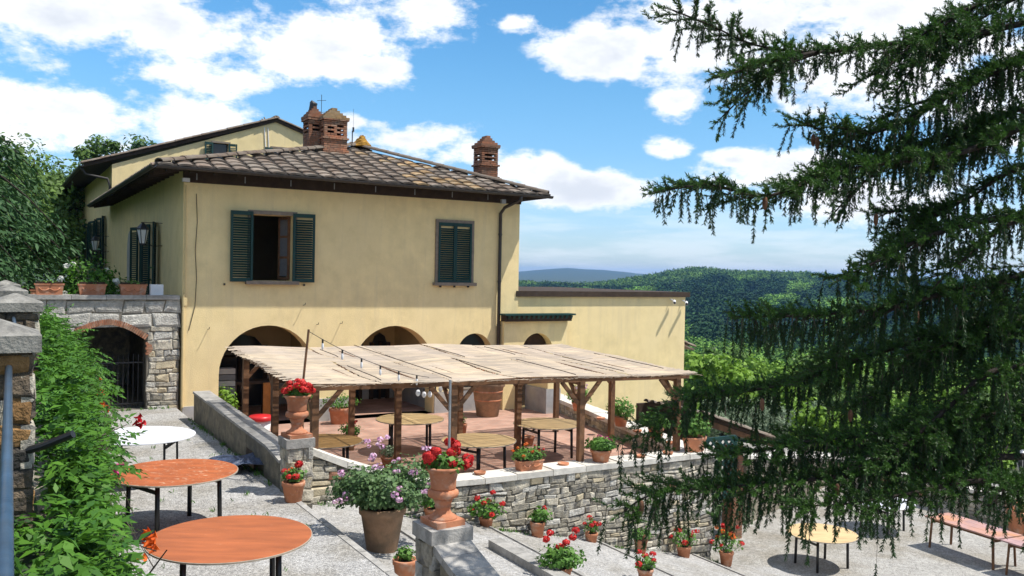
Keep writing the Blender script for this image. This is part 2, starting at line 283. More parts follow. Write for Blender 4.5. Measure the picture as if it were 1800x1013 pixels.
# ------------------------------------------------------------------ mesh helpers
class MB:
    def __init__(s): s.v = []; s.f = []; s.a = []
    def add(s, vs, fs, a=None):
        o = len(s.v); s.v += [tuple(x) for x in vs]; s.f += [tuple(i + o for i in f) for f in fs]
        s.a += [a if a is not None else 0.0] * len(fs); return s
    def box(s, c, d, rz=0, a=None, rot=None):
        x, y, z = c; hx, hy, hz = d[0] / 2, d[1] / 2, d[2] / 2
        vs = [Vector((i * hx, j * hy, k * hz)) for i in (-1, 1) for j in (-1, 1) for k in (-1, 1)]
        R = rot if rot is not None else Matrix.Rotation(rz, 3, 'Z')
        vs = [R @ q + Vector(c) for q in vs]
        return s.add(vs, [(0, 1, 3, 2), (4, 6, 7, 5), (0, 4, 5, 1), (2, 3, 7, 6), (0, 2, 6, 4), (1, 5, 7, 3)], a)
    def bar(s, p, q, w, h=None, a=None):
        p = Vector(p); q = Vector(q); d = q - p; h = h or w
        z = d.normalized(); x = z.cross(Vector((0, 0, 1)))
        if x.length < 1e-3: x = Vector((1, 0, 0))
        x.normalize(); y = z.cross(x)
        R = Matrix((x, y, z)).transposed()
        return s.box((p + q) / 2, (w, h, d.length), rot=R, a=a)
    def tube(s, pts, rad, n=8, cap=True, a=None):
        pts = [Vector(p) for p in pts]
        if isinstance(rad, (int, float)): rad = [rad] * len(pts)
        vs = []; fs = []; up = Vector((0, 0, 1)); px = None
        for i, p in enumerate(pts):
            t = (pts[min(i + 1, len(pts) - 1)] - pts[max(i - 1, 0)]).normalized()
            if px is None:
                px = t.cross(up)
                if px.length < 1e-3: px = Vector((1, 0, 0))
            px = (px - t * px.dot(t)); px.normalize(); py = t.cross(px)
            for k in range(n): vs.append(p + (px * cos(2 * pi * k / n) + py * sin(2 * pi * k / n)) * rad[i])
        for i in range(len(pts) - 1):
            for k in range(n):
                fs.append((i * n + k, i * n + (k + 1) % n, (i + 1) * n + (k + 1) % n, (i + 1) * n + k))
        if cap: fs.append(tuple(range(n))[::-1]); fs.append(tuple((len(pts) - 1) * n + k for k in range(n)))
        return s.add(vs, fs, a)
    def lathe(s, prof, n=24, c=(0, 0, 0), flute=0, sx=1, sy=1):
        vs = []; fs = []
        for (r, z) in prof:
            for k in range(n):
                t = 2 * pi * k / n; rr = r * (1 + flute * cos(t * n / 2)) if flute else r
                vs.append((c[0] + rr * cos(t) * sx, c[1] + rr * sin(t) * sy, c[2] + z))
        for i in range(len(prof) - 1):
            for k in range(n): fs.append((i * n + k, i * n + (k + 1) % n, (i + 1) * n + (k + 1) % n, (i + 1) * n + k))
        fs.append(tuple(range(n))[::-1]); fs.append(tuple((len(prof) - 1) * n + k for k in range(n)))
        return s.add(vs, fs)
    def prism(s, poly, axis, a0, a1):
        # poly list of 2d points; axis 'y': (x,z) extruded along y; 'z': (x,y) extruded along z; 'x': (y,z) along x
        def mk(p, t): return {'y': (p[0], t, p[1]), 'z': (p[0], p[1], t), 'x': (t, p[0], p[1])}[axis]
        n = len(poly); vs = [mk(p, a0) for p in poly] + [mk(p, a1) for p in poly]
        fs = [tuple(range(n)), tuple(range(2 * n - 1, n - 1, -1))] + [(i, i + n, (i + 1) % n + n, (i + 1) % n) for i in range(n)]
        return s.add(vs, fs)
    def build(s, name, mat, parent=None, smooth=False, fix=True):
        me = bpy.data.meshes.new(name); me.from_pydata(s.v, [], s.f)
        if any(s.a):
            at = me.attributes.new('rnd', 'FLOAT', 'FACE'); at.data.foreach_set('value', np.array(s.a, dtype=np.float32))
        if fix:
            bm = bmesh.new(); bm.from_mesh(me); bmesh.ops.recalc_face_normals(bm, faces=bm.faces); bm.to_mesh(me); bm.free()
        if smooth: me.polygons.foreach_set('use_smooth', [True] * len(me.polygons))
        me.materials.append(MATS[mat]); me.update()
        return link(name, me, parent)
def link(name, me, parent=None):
    o = bpy.data.objects.new(name, me); COL.objects.link(o)
    if parent: o.parent = parent
    return o
def tag(o, label=None, cat=None, group=None, kind=None):
    if label: o['label'] = label
    if cat: o['category'] = cat
    if group: o['group'] = group
    if kind: o['kind'] = kind
    return o
def place(o, u, v, z, rz=0, world=False):
    p = P(u, v, z) if not world else Vector((u, v, z))
    o.location = p; o.rotation_euler = (0, 0, (0 if world else ANG) + rz); return o
def root(name, label, cat, u, v, z, rz=0, group=None, world=False):
    o = bpy.data.objects.new(name, None); COL.objects.link(o); o.empty_display_size = 0.2
    place(o, u, v, z, rz, world); return tag(o, label, cat, group)
def solo(name, mb, mat, label, cat, u, v, z, rz=0, group=None, world=False, smooth=False):
    o = mb.build(name, mat, None, smooth); place(o, u, v, z, rz, world); return tag(o, label, cat, group)
def struct(name, mb, mat, u=0, v=0, z=0, rz=0, world=False, smooth=False):
    o = mb.build(name, mat, None, smooth); place(o, u, v, z, rz, world); o['kind'] = 'structure'; return o
def copy_tree(o, parent=None):
    c = o.copy(); COL.objects.link(c); c.parent = parent
    for ch in list(o.children): copy_tree(ch, c)
    return c
def holed(outer, holes, y0, y1):
    """wall slab in the xz plane between y0 and y1 with real openings"""
    s = MB(); rings = [outer] + holes
    flat = [p for r in rings for p in r]
    tris = tessellate_polygon([[Vector((p[0], p[1], 0)) for p in r] for r in rings])
    n = len(flat)
    vs = [(p[0], y0, p[1]) for p in flat] + [(p[0], y1, p[1]) for p in flat]
    fs = [tuple(t) for t in tris] + [tuple(i + n for i in t) for t in tris]
    k = 0
    for r in rings:
        m_ = len(r)
        for i in range(m_):
            a, b = k + i, k + (i + 1) % m_; fs.append((a, b, b + n, a + n))
        k += m_
    s.add(vs, fs); return s
def arch_ring(cx, hw, z0, spring, n=20, rise=None):
    rise = rise or hw
    return [(cx - hw, z0), (cx + hw, z0)] + [(cx + hw * cos(pi * i / n), spring + rise * sin(pi * i / n)) for i in range(n + 1)]
def rect(x0, x1, z0, z1): return [(x0, z0), (x1, z0), (x1, z1), (x0, z1)]
def mesh_np(name, V_, F_, mat, parent=None, rnd=None, smooth=False):
    """V_ (n,3) float, F_ (m,k) int: fast mesh from arrays"""
    me = bpy.data.meshes.new(name); k = F_.shape[1]
    me.vertices.add(len(V_)); me.vertices.foreach_set('co', np.asarray(V_, np.float32).ravel())
    me.loops.add(F_.size); me.loops.foreach_set('vertex_index', F_.astype(np.int32).ravel())
    me.polygons.add(len(F_)); me.polygons.foreach_set('loop_start', (np.arange(len(F_)) * k).astype(np.int32))
    me.polygons.foreach_set('loop_total', np.full(len(F_), k, np.int32))
    if smooth: me.polygons.foreach_set('use_smooth', np.ones(len(F_), bool))
    me.update(calc_edges=True)
    if rnd is not None:
        at = me.attributes.new('rnd', 'FLOAT', 'FACE'); at.data.foreach_set('value', np.asarray(rnd, np.float32))
    me.materials.append(MATS[mat]); return link(name, me, parent)
def unit(a): return a / (np.linalg.norm(a, axis=-1, keepdims=True) + 1e-9)
def leaves(C, axis, nrm, ln, wd, fold=0.25):
    """rhombus leaves: centres, axis, normal -> verts, quads"""
    axis = unit(axis); nrm = unit(nrm - axis * np.sum(nrm * axis, 1, keepdims=True)); side = np.cross(axis, nrm)
    ln = np.broadcast_to(np.asarray(ln, float), (len(C),))[:, None]; wd = np.broadcast_to(np.asarray(wd, float), (len(C),))[:, None]
    b = C - axis * ln * 0.5; t = C + axis * ln * 0.5 - nrm * ln * 0.12
    l = C - axis * ln * 0.08 + side * wd * 0.5 + nrm * wd * fold; r = C - axis * ln * 0.08 - side * wd * 0.5 + nrm * wd * fold
    V_ = np.stack([b, r, t, l], 1).reshape(-1, 3); F_ = np.arange(len(C) * 4).reshape(-1, 4)
    return V_, F_
def rdir(n): return unit(RNG.normal(size=(n, 3)))
# ================================================================== terrain
T_R = [0, 30, 45, 80, 150, 300, 450, 600, 900, 1200, 1500, 2000, 3000, 5000, 6500, 8000, 9500]
T_Z = [-3.15, -3.15, -5, -12, -22, -32, -38, -34, -20, -8, -2, -8, -14, -6, 0, -10, -30]
def bump1(a, c, w): return math.exp(-((a - c) / w) ** 2)
def terrain_z(x, y):
    r = hypot(x, y); z = float(np.interp(r, T_R, T_Z)); a = (x / y * F_PX + 900) if y > 1 else (5000 if x > 0 else -5000)
    k = min(1, max(0, (r - 700) / 700))
    z += k * (7.0 * bump1(a, 1340, 170) - 5.0 * bump1(a, 1750, 200) - 24 * bump1(a, 985, 150) + 6 * bump1(a, 1215, 50)) * (1 if r < 2600 else 0.4)
    if r > 4000:
        z += min(1, (r - 4000) / 2200) * max(0, 1 - max(0, r - 6500) / 2500) * (50 * bump1(a, 985, 62) + 38 * bump1(a, 1075, 75) + 22 * bump1(a, 860, 90) + 16 * bump1(a, 1700, 500))
    if r > 350: z += min(1, (r - 350) / 300) * (1 if r < 1300 else .4) * (4.5 * sin(x * .0125 + 1) * sin(y * .006 + x * .004) + 2.5 * sin(x * .03 + y * .011))
    if r > 60: z += min(1, r / 600) * (2.2 * sin(x * 0.011 + y * 0.004) + 1.6 * sin(x * 0.023 - y * 0.017 + 1.3))
    return z
azs = list(np.radians(np.concatenate([np.arange(-180, -4, 8.0), np.arange(-4, 40, 0.4), np.arange(40, 180, 8.0)])))
rs = [0, 10, 20, 28, 34, 40, 48, 58, 70, 85, 105, 130, 160, 200, 250, 310, 380, 450, 530, 620, 720, 830, 950, 1080, 1220, 1360, 1500, 1650, 1850, 2100, 2500, 3000, 3600, 4300, 5000, 5600, 6100, 6500, 7000, 7800, 9000, 9500]
tv = []; tf = []; na = len(azs)
for r in rs:
    for a in azs:
        x, y = r * sin(a), r * cos(a); tv.append((x, y, terrain_z(x, y)))
for i in range(len(rs) - 1):
    for j in range(na):
        k = (j + 1) % na; tf.append((i * na + j, i * na + k, (i + 1) * na + k, (i + 1) * na + j))
o = mesh_np('terrain', np.array(tv), np.array(tf), 'earth', smooth=True); o['kind'] = 'structure'

def slab(name, poly, z0, z1, mat):
    return struct(name, MB().prism(poly, 'z', z0, z1), mat)
slab('gravel_court', [(-3.6, -26), (-0.12, -26), (-0.12, -0.02), (-3.6, -0.02)], -3.2, 0.0, 'gravel')
slab('camera_terrace', [(-40, -45), (-3.75, -45), (-3.75, -0.4), (-40, -0.4)], -3.2, 1.85, 'earth')
slab('house_terrace', [(-40, -0.3), (-4.0, -0.3), (-4.0, 0.35), (-2.8, 0.35), (-2.8, 5.3), (-0.45, 5.3), (-0.45, 0.35), (-0.02, 0.35), (-0.02, 60), (-40, 60)], -3.2, 1.95, 'earth')
slab('lower_yard', [(9.6, -34), (40, -34), (19.35, 6), (9.6, 6)], -3.2, -3.0, 'gravel_yard')
cy = struct('courtyard_paving', MB().prism([(0.05, -9.0), (9.05, -9.0), (10.6, 0.2), (9.4, 3.4), (0.3, 3.4)], 'z', -0.75, -0.6), 'cotto')
# stepped ramp: gravel treads between stone kerbs
KERBS = [-0.12, 1.2, 3.47, 5.95, 8.5, 10.95]
rb = MB()
for i in range(5):
    a, b = KERBS[i] + (0.0 if i else 0.0), KERBS[i + 1]
    za, zb = (ramp_z(a) - (0.12 if i == 0 else 0.05), ramp_z(b) + 0.06)
    if i == 4: zb = -2.96
    rb.prism([(a, za), (b, zb), (b, -3.3), (a, -3.3)], 'y', -26, -9.16)
rm = struct('ramp', rb, 'gravel')
for i, k in enumerate(KERBS[1:5]):
    y = -9.18
    while y > -25.5:
        L_ = random.uniform(0.7, 1.5); y1 = max(y - L_, -25.8); w = random.uniform(0.055, 0.085)
        MB().prism([(k - w * 0.3, ramp_z(k) + 0.09), (k + w * 0.7, ramp_z(k) + 0.075), (k + w * 0.7, ramp_z(k) - 0.25), (k - w * 0.3, ramp_z(k) - 0.25)], 'y', y1, y - 0.012).build('kerb_stone', 'coping_grey', rm)
        y = y1
# terrace edge kerb stones
gc = bpy.data.objects['gravel_court']; y = -9.95
while y > -14.5:
    L_ = random.uniform(0.6, 1.2)
    MB().box((-0.085, y - L_ / 2, -0.065), (0.09, L_ - 0.015, 0.15)).build('kerb_stone', 'coping_grey', gc); y -= L_

# ================================================================== stone walls
def stone_block(x0, x1, z0, z1, yf, depth, warp, prot):
    """one rough stone: chamfered block, outward face at y = yf - prot"""
    g = 0.004; c = min(x1 - x0, z1 - z0) * random.uniform(0.12, 0.26)
    j = lambda s: random.uniform(-s, s)
    q = [(x0 + g, z0 + g), (x1 - g, z0 + g), (x1 - g, z1 - g), (x0 + g, z1 - g)]
    jj = min(x1 - x0, z1 - z0) * 0.15
    q = [(a + j(jj), b + j(jj)) for a, b in q]
    q = [(a + warp(a, b)[0], b + warp(a, b)[1]) for a, b in q]
    mx = sum(a for a, _ in q) / 4; mz = sum(b for _, b in q) / 4
    inn = [(a + (c if a < mx else -c) * random.uniform(.5, 1.2), b + (c if b < mz else -c) * random.uniform(.5, 1.2)) for a, b in q]
    vs = [(a, yf + depth, b) for a, b in q] + [(a, yf - prot * 0.35, b) for a, b in q] + [(a, yf - prot + j(prot * .4), b) for a, b in inn]
    fs = []
    for k in (0, 4):
        for i in range(4): fs.append((k + i, k + (i + 1) % 4, k + 4 + (i + 1) % 4, k + 4 + i))
    fs.append((8, 9, 10)); fs.append((8, 10, 11))
    return vs, fs
def mkwarp(seed, amp=0.045):
    a, b, c = seed, seed * 1.7 + 1, seed * 2.3 + 2
    return lambda x, z: (amp * 0.6 * sin(3.1 * z + a) + amp * .5 * sin(7 * x + 5 * z + b), amp * .35 * sin(1.3 * x + 2 * z + a) + amp * 0.4 * sin(6.3 * x + 3 * z + c))
def rubble(parent, xmin, xmax, top, bot, yf, hrange, wrange_, mats, depth=0.12, inside=None, warp=None, prot=0.024, keep=300, zlo=None):
    warp = warp or mkwarp(random.uniform(0, 9)); out = []
    zt = max(top(xmin), top(xmax), top((xmin + xmax) / 2)); zb = zlo if zlo is not None else min(bot(xmin), bot(xmax))
    z = zt
    while z > zb:
        h = random.uniform(*hrange); x = xmin + random.uniform(-.2, 0)
        while x < xmax:
            w = random.uniform(*wrange_) * (0.75 + h / hrange[1] * 0.5); x0, x1 = max(x, xmin), min(x + w, xmax)
            x += w
            if x1 - x0 < 0.06: continue
            xc = (x0 + x1) / 2
            t_, b_ = top(xc), bot(xc)
            z1, z0 = min(z, t_), max(z - h, b_ - 0.05)
            if z1 - z0 < 0.05: continue
            if inside and not inside(xc, (z0 + z1) / 2, x0, x1, z0, z1): continue
            if h > 0.17 and random.random() < 0.35:   # split into two thin stones
                zm = z0 + (z1 - z0) * random.uniform(.35, .65); out += [(x0, x1, z0, zm), (x0, x1, zm, z1)]
            else: out.append((x0, x1, z0, z1))
        z -= h
    out.sort(key=lambda s: -(s[1] - s[0]) * (s[3] - s[2]))
    for s in out[:keep]:
        vs, fs = stone_block(*s, yf, depth, warp, prot * random.uniform(.6, 1.4))
        MB().add(vs, fs).build('stone', random.choices(mats[0], mats[1])[0], parent)
    if out[keep:]:
        mb = MB()
        for s in out[keep:]: mb.add(*stone_block(*s, yf, depth, warp, prot))
        mb.build('stone_infill', 'rubble', parent)['kind'] = 'stuff'
RUB = (['rubble', 'rubble_warm', 'rubble_red', 'ashlar'], [0.66, 0.12, 0.015, .205])
CAP = [(0.25, 0.68), (0.68, 0.47), (1.27, 0.22), (1.88, 0.0), (2.5, -0.13), (2.95, -0.19), (9.1, -0.2)]
def cap_z(u): return float(np.interp(u, [c[0] for c in CAP], [c[1] for c in CAP]))
cw = root('courtyard_wall', 'rubble stone retaining wall with pale coping holding the paved courtyard above the gravel ramp', 'stone wall', 0, 0, 0)
poly = [(0.15, -3.3)] + [(9.08, -3.3), (9.08, -0.31)] + [(u, z - 0.11) for u, z in CAP[::-1][1:]] + [(0.15, 0.6)]
MB().prism(poly, 'y', -9.10, -8.68).build('core', 'mortar', cw)
rubble(cw, 0.17, 9.1, lambda u: cap_z(u) - 0.10, lambda u: ramp_z(u) - 0.1, -9.12, (0.075, 0.17), (0.10, 0.34), RUB, keep=298, zlo=-2.75)
# coping slabs
u = 0.22
while u < 9.1:
    L_ = random.uniform(0.55, 0.95); u1 = min(u + L_, 9.14)
    if u1 - u < .2: break
    j = lambda: random.uniform(-.012, .012)
    za, zb = cap_z(u), cap_z(u1)
    MB().prism([(u + .006, za - .11), (u1 - .006, zb - .11), (u1 - .006, zb + j()), (u + .006, za + j())], 'y', -9.17 + j(), -8.64 + j()).build('coping_slab', 'coping', cw); u = u1
# right end face stones
# right parapet of the courtyard (skewed)
PA, PB = Vector((8.62, -8.95, 0)), Vector((10.75, 0.0, 0)); PL = (PB - PA).length; pang = atan2(PB.y - PA.y, PB.x - PA.x)
pw = root('parapet_wall', 'low stone parapet with pale coping beside the yellow extension wall', 'stone wall', PA.x, PA.y, 0, pang)
MB().box((PL / 2, -0.16, -1.75), (PL, 0.40, 2.88)).build('core', 'mortar', pw)
# inner face towards the courtyard is on the +y side here
sub = []
z = -0.31
wp = mkwarp(3.3)
while z > -0.62:
    h = random.uniform(.09, .15); x = 0.02
    while x < PL:
        w = random.uniform(.15, .4); vs, fs = stone_block(x, min(x + w, PL), max(z - h, -.62), z, 0, .08, wp, .025)
        MB().add([(a, 0.04 - b, c) for a, b, c in vs], fs).build('stone', random.choice(['rubble', 'rubble', 'rubble_warm']), pw); x += w
    z -= h
x = 0.0
while x < PL - .05:
    L_ = min(random.uniform(.6, 1.0), PL - x)
    MB().box((x + L_ / 2, -0.16, -0.255 + random.uniform(-.006, .006)), (L_ - .012, .50, .11)).build('coping_slab', 'coping', pw); x += L_

# left wall of the courtyard along u = 0, sweeping down to the urn pier
def wtop(v): return float(np.interp(v, [-9.32, -9.15, -8.95, -8.7, -8.3, -1.9], [0.62, 0.42, 0.36, 0.38, 0.46, 0.585]))
lw = root('garden_wall', 'low rendered wall sweeping down beside the gravel towards the first urn pier', 'wall', 0, 0, 0)
vv = list(np.arange(-9.32, -8.2, 0.08)) + [-8.2, -7.3]
mbw = MB(); mbw.prism([(v, -0.75) for v in (-9.32, -7.3)] + [(v, wtop(v)) for v in vv[::-1]], 'x', -0.06, 0.26).build('wall_body', 'wall_render', lw)
vv = [-6.75, -1.94]
MB().prism([(-6.75, -0.75), (-1.94, -0.75), (-1.94, wtop(-1.94)), (-6.75, wtop(-6.75))], 'x', -0.06, 0.26).build('wall_body', 'wall_render', lw)
MB().prism([(-7.3, 0.22), (-6.75, 0.24), (-6.75, wtop(-6.75)), (-7.3, wtop(-7.3))], 'x', -0.055, 0.255).build('lintel', 'wall_render', lw)
v = -1.90
while v > -9.3:
    L_ = random.uniform(.5, .85) if v > -8.2 else 0.16
    v1 = max(v - L_, -9.32)
    MB().prism([(v - .004, wtop(v)), (v1 + .004, wtop(v1)), (v1 + .004, wtop(v1) + .05), (v - .004, wtop(v) + .05)], 'x', -0.08, 0.29).build('coping_slab', 'coping_grey', lw); v = v1
# tarpaulin bunched in the wall opening, widened to stand in for bluish ground shadow
tb = MB(); n = 14; vs = []; fs = []
for i in range(n):
    for j in range(n):
        a, b = i / (n - 1), j / (n - 1)
        vs.append((-1.05 + 1.4 * a + .06 * sin(9 * b), -7.9 + 1.1 * b + 0.15 * (1 - a) * sin(5 * a) - .1, 0.03 + 0.24 * a * (1 - 0.3 * b) + .045 * sin(11 * a + 4 * b) * sin(9 * b - 3 * a) + (0.02 * random.random())))
for i in range(n - 1):
    for j in range(n - 1): fs.append((i * n + j, i * n + j + 1, (i + 1) * n + j + 1, (i + 1) * n + j))
tb.add(vs, fs); solo('tarpaulin', tb, 'tarp', 'crumpled dark blue tarpaulin in the wall gap, widened to stand in for ground shadow', 'tarpaulin', 0, 0, 0, smooth=True)

def pier(name, label, u, v, ztop, zbot, w=0.40):
    r = root(name, label, 'pier', u, v, zbot); h = ztop - zbot
    MB().box((0, 0, (h - .14) / 2), (w - .03, w - .03, h - .14)).build('core', 'wall_render', r)
    z = 0; k = 0
    while z < h - .15:
        hh = min(random.uniform(.16, .26), h - .14 - z)
        for s in range(4):
            R = Matrix.Rotation(s * pi / 2, 3, 'Z'); cut = random.uniform(-.07, .07)
            for (a, b) in ((-w / 2, cut), (cut, w / 2)):
                if b - a < .05: continue
                vs, fs = stone_block(a, b, z, z + hh, -w / 2 + .015, .06, lambda x, z: (0, 0), .02)
                MB().add([R @ Vector(q) for q in vs], fs).build('stone', random.choice(['rubble', 'rubble', 'ashlar', 'rubble_warm']), r)
        z += hh
    MB().box((0, 0, h - .07), (w + .05, w + .05, .14)).build('cap', 'coping_grey', r)
    return r
pier('urn_pier', 'square stone pier carrying the urn between the low wall and the courtyard coping', 0.06, -9.40, 0.86, -0.35)
pier('urn_pier', 'stone pier at the head of the ramp with curved coping wall on its camera side', -0.0, -14.66, 0.86, -0.9, 0.42)
# curved wall running down from the second pier
cwl = root('curved_wall', 'stone wall with pale block coping sweeping down from the urn pier at the ramp head', 'wall', 0, 0, 0)
def ctop(v): return float(np.interp(v, [-20, -16.4, -15.9, -15.5, -15.15, -14.87], [0.36, 0.40, 0.46, 0.54, 0.64, 0.73]))
vv = list(np.arange(-16.4, -14.86, .07))
MB().prism([(-22, -.9), (-14.87, -.9)] + [(v, ctop(v) - .08) for v in vv[::-1]] + [(-22, .22)], 'x', -0.15, 0.15).build('wall_body', 'wall_render', cwl)
v = -14.87
for L_ in (.22, .25, .34, .42, .5, .6, .6, .6, .7, .7, .7):
    v1 = v - L_; n = 4; poly = [(v - .005 - (L_ - .01) * k / n, ctop(v - L_ * k / n)) for k in range(n + 1)]
    poly = poly + [(p[0], p[1] - .085) for p in poly[::-1]]
    MB().prism(poly, 'x', -0.21, 0.21).build('coping_slab', 'coping_grey', cwl); v = v1
# raised kerb beside the ramp drain
dk = root('drain_kerb', 'long grey stone kerb with a rough rubble face along the ramp drain', 'kerb', 0, 0, 0)
y = -11.0
while y > -17:
    L_ = random.uniform(.7, 1.2); z = ramp_z(2.7)
    MB().box((2.72, y - L_ / 2, z + .06), (.22, L_ - .012, .22)).build('kerb_stone', 'coping_grey', dk); y -= L_

# gate wall under the house terrace
gw = root('gate_wall', 'rough stone terrace wall with a brick arched cellar opening beside the house corner', 'stone wall', 0, 0, 0)
GX0, GX1 = -4.2, -0.06
arch = [(-2.36, 0.0), (-0.80, 0.0), (-0.80, 1.68)] + [(-0.80 - 1.56 * t, 1.68 + 0.30 * sin(pi * t) + .16 * t) for t in np.linspace(0.08, .92, 12)] + [(-2.36, 1.84)]
holed(rect(GX0, GX1, -0.2, 2.66), [arch], 0.03, 0.55).build('core', 'mortar', gw)
def arch_top(x):
    t = min(1, max(0, (-0.80 - x) / 1.56)); return 1.68 + .30 * sin(pi * t) + .16 * t + .14
def in_gate(xc, zc, x0, x1, z0, z1):
    return not (x1 > -2.38 and x0 < -0.78 and z0 < arch_top(xc))
def gate_stones():
    warp = mkwarp(1.1, 0.012); z = 2.66
    for row in range(2):                       # two courses of big pitted blocks
        h = .33; x = GX0
        while x < GX1 - .05:
            w = min(random.uniform(.38, .75), GX1 - x)
            if GX1 - (x + w) < .12: w = GX1 - x
            vs, fs = stone_block(x, x + w, z - h, z, 0.03, .1, warp, .03); MB().add(vs, fs).build('stone', 'ashlar', gw); x += w
        z -= h
    warp = mkwarp(4.0, 0.03)
    while z > -0.05:
        h = random.uniform(.10, .24); x = GX0
        while x < GX1 - .05:
            w = min(random.uniform(.16, .5), GX1 - x); xa, xb = x, x + w; x += w
            for (a, b) in ((xa, xb),):
                if b > -2.38 and a < -0.78 and z - h < arch_top((a + b) / 2):
                    if a < -2.38: b = -2.38
                    elif b > -0.78: a = -0.78
                    else: continue
                if b - a < .07: continue
                vs, fs = stone_block(a, b, max(z - h, -.05), z, 0.03, .1, warp, .03)
                MB().add(vs, fs).build('stone', random.choices(['ashlar', 'rubble', 'rubble_warm'], [.35, .5, .15])[0], gw)
        z -= h
gate_stones()
for k in range(34):                            # brick ring
    t = (k + .5) / 34; x = -0.80 - 1.56 * t; z = arch_top(x) - .14; sl = (.30 * pi * cos(pi * t) + .16) / -1.56; a = math.atan(sl)
    MB().box((x, 0.06, z + .065), (.040, .14, .135), rot=Matrix.Rotation(-a, 3, 'Y')).build('brick', 'brick', gw)
for k in range(5): MB().box((-0.745, 0.07, 1.60 - k * .062), (.12 if k % 2 else .16, .14, .054)).build('brick', 'brick', gw)
x = GX0
while x < GX1:
    w = min(random.uniform(.7, 1.1), GX1 + .02 - x)
    MB().box((x + w / 2, 0.25, 2.72), (w - .01, .62, .10)).build('coping_slab', 'coping_grey', gw); x += w + 1e-4
# vaulted cellar behind
MB().box((-1.6, 5.2, 1.0), (2.6, .1, 2.4)).build('back_wall', 'rubble', gw)
for s in (-2.75, -0.5): MB().box((s, 2.85, 1.0), (.1, 4.6, 2.4)).build('side_wall', 'rubble', gw)
MB().box((-1.6, 2.9, 2.25), (2.6, 4.8, .1)).build('vault', 'wall_render', gw)
MB().box((-1.6, 2.7, -0.03), (2.3, 5.2, .05)).build('cellar_floor', 'wall_render', gw)
ig = root('iron_gate', 'black wrought iron bar gate closing the arched cellar opening', 'gate', -1.58, 0.30, 0)
for z in (.12, 1.12): MB().box((0, 0, z), (1.54, .03, .035)).build('rail', 'iron', ig)
for k in range(14):
    x = -.74 + k * .114
    b = MB().tube([(x, 0, .02), (x, 0, 1.26)], .011, 6); b.tube([(x, 0, 1.26), (x, 0, 1.34)], [.014, .001], 6); b.build('bar', 'iron', ig)

# balustrade piers of the camera terrace, with blue pipe rails
for i, (pu, pv, lab) in enumerate([(-4.03, -16.55, 'dark lichened stone terrace pier with pale pyramid cap beside the black pipe'), (-3.80, -11.4, 'terrace pier with pale pyramid cap, second along the blue rail'), (-3.80, -6.4, 'terrace pier with weathered pyramid cap, third along the blue rail'), (-3.80, -1.9, 'terrace pier with small pyramid cap next to the planters')]):
    t = root('terrace_pier', lab, 'pier', pu, pv, 1.3, group='terrace piers')
    MB().box((0, 0, .80), (.43, .43, 1.66)).build('shaft', 'pier_stone', t)
    z = .02
    while z < 1.58:
        hh = random.uniform(.1, .2)
        for s in range(4):
            R = Matrix.Rotation(s * pi / 2, 3, 'Z'); c1 = random.uniform(-.1, .1)
            for (a, b) in ((-.225, c1), (c1, .225)):
                vs, fs = stone_block(a, b, z, min(z + hh, 1.62), -.215, .05, lambda x, z: (0, 0), .022)
                MB().add([R @ Vector(q) for q in vs], fs).build('stone', random.choice(['pier_stone', 'pier_stone', 'pier_warm', 'pier_stone', 'rubble']), t)
        z += hh
    cp = MB(); w = .27
    cp.add([(-w, -w, 1.63), (w, -w, 1.63), (w, w, 1.63), (-w, w, 1.63), (-w, -w, 1.73), (w, -w, 1.73), (w, w, 1.73), (-w, w, 1.73), (-.02, -.02, 1.83), (.02, -.02, 1.83), (.02, .02, 1.83), (-.02, .02, 1.83)],
           [(0, 1, 5, 4), (1, 2, 6, 5), (2, 3, 7, 6), (3, 0, 4, 7), (4, 5, 9, 8), (5, 6, 10, 9), (6, 7, 11, 10), (7, 4, 8, 11), (8, 9, 10, 11), (3, 2, 1, 0)])
    cp.build('cap', 'cap_stone', t)
    t_prev = t
RAILS = [((-4.005, -21.9, 2.72), (-3.93, -16.75, 2.84)), ((-3.86, -16.35, 2.86), (-3.82, -11.6, 2.86)), ((-3.80, -11.2, 2.86), (-3.80, -6.6, 2.86)), ((-3.8, -6.2, 2.86), (-3.8, -2.1, 2.86))]
for i, (a, b) in enumerate(RAILS):
    lab = ['faded blue pipe handrail with wire mesh running up to the near pier', 'blue pipe rail between the near pier and the second terrace pier', 'blue pipe rail between the second and third terrace piers', 'blue pipe rail ending at the pier by the planters'][i]
    t = root('handrail', lab, 'railing', a[0], a[1], a[2], group='terrace rails'); A_, B_ = Vector((0, 0, 0)), Vector(b) - Vector(a)
    MB().tube([A_, B_], .019, 10).build('top_rail', 'blue_paint', t, True)
    MB().tube([A_ - Vector((0, 0, .75)), B_ - Vector((0, 0, .75))], .02, 8).build('bottom_rail', 'blue_paint', t, True)
    ms = MB(); nL = int(B_.length / .09)
    for k in range(nL):
        for sg in (-1, 1):
            q0 = A_.lerp(B_, k / nL) - Vector((0, 0, .75 if sg > 0 else 0)); q1 = A_.lerp(B_, min(1, k / nL + .12)) - Vector((0, 0, 0 if sg > 0 else .75))
            ms.tube([q0, q1], .003, 4, False)
    ms.build('wire_mesh', 'blue_paint', t)['kind'] = 'stuff'
solo('black_pipe', MB().tube([(0, 0, 0), (.17, .05, .055), (.34, .10, .13)], [.022, .026, .024], 10), 'black_paint', 'short black plastic pipe sticking out over the shrub from the near pier', 'pipe', 0, 0, 0).location = at_depth(28, 798, 5.25)
bpy.data.objects['black_pipe'].rotation_euler = (0, 0, -.35)
# retaining wall below the terrace piers
rw = root('retaining_wall', 'stone retaining wall of the upper terrace behind the trumpet vine', 'stone wall', 0, 0, 0)
MB().box((-3.66, -11.5, .8), (.22, 22.4, 2.1)).build('wall_body', 'wall_render', rw)
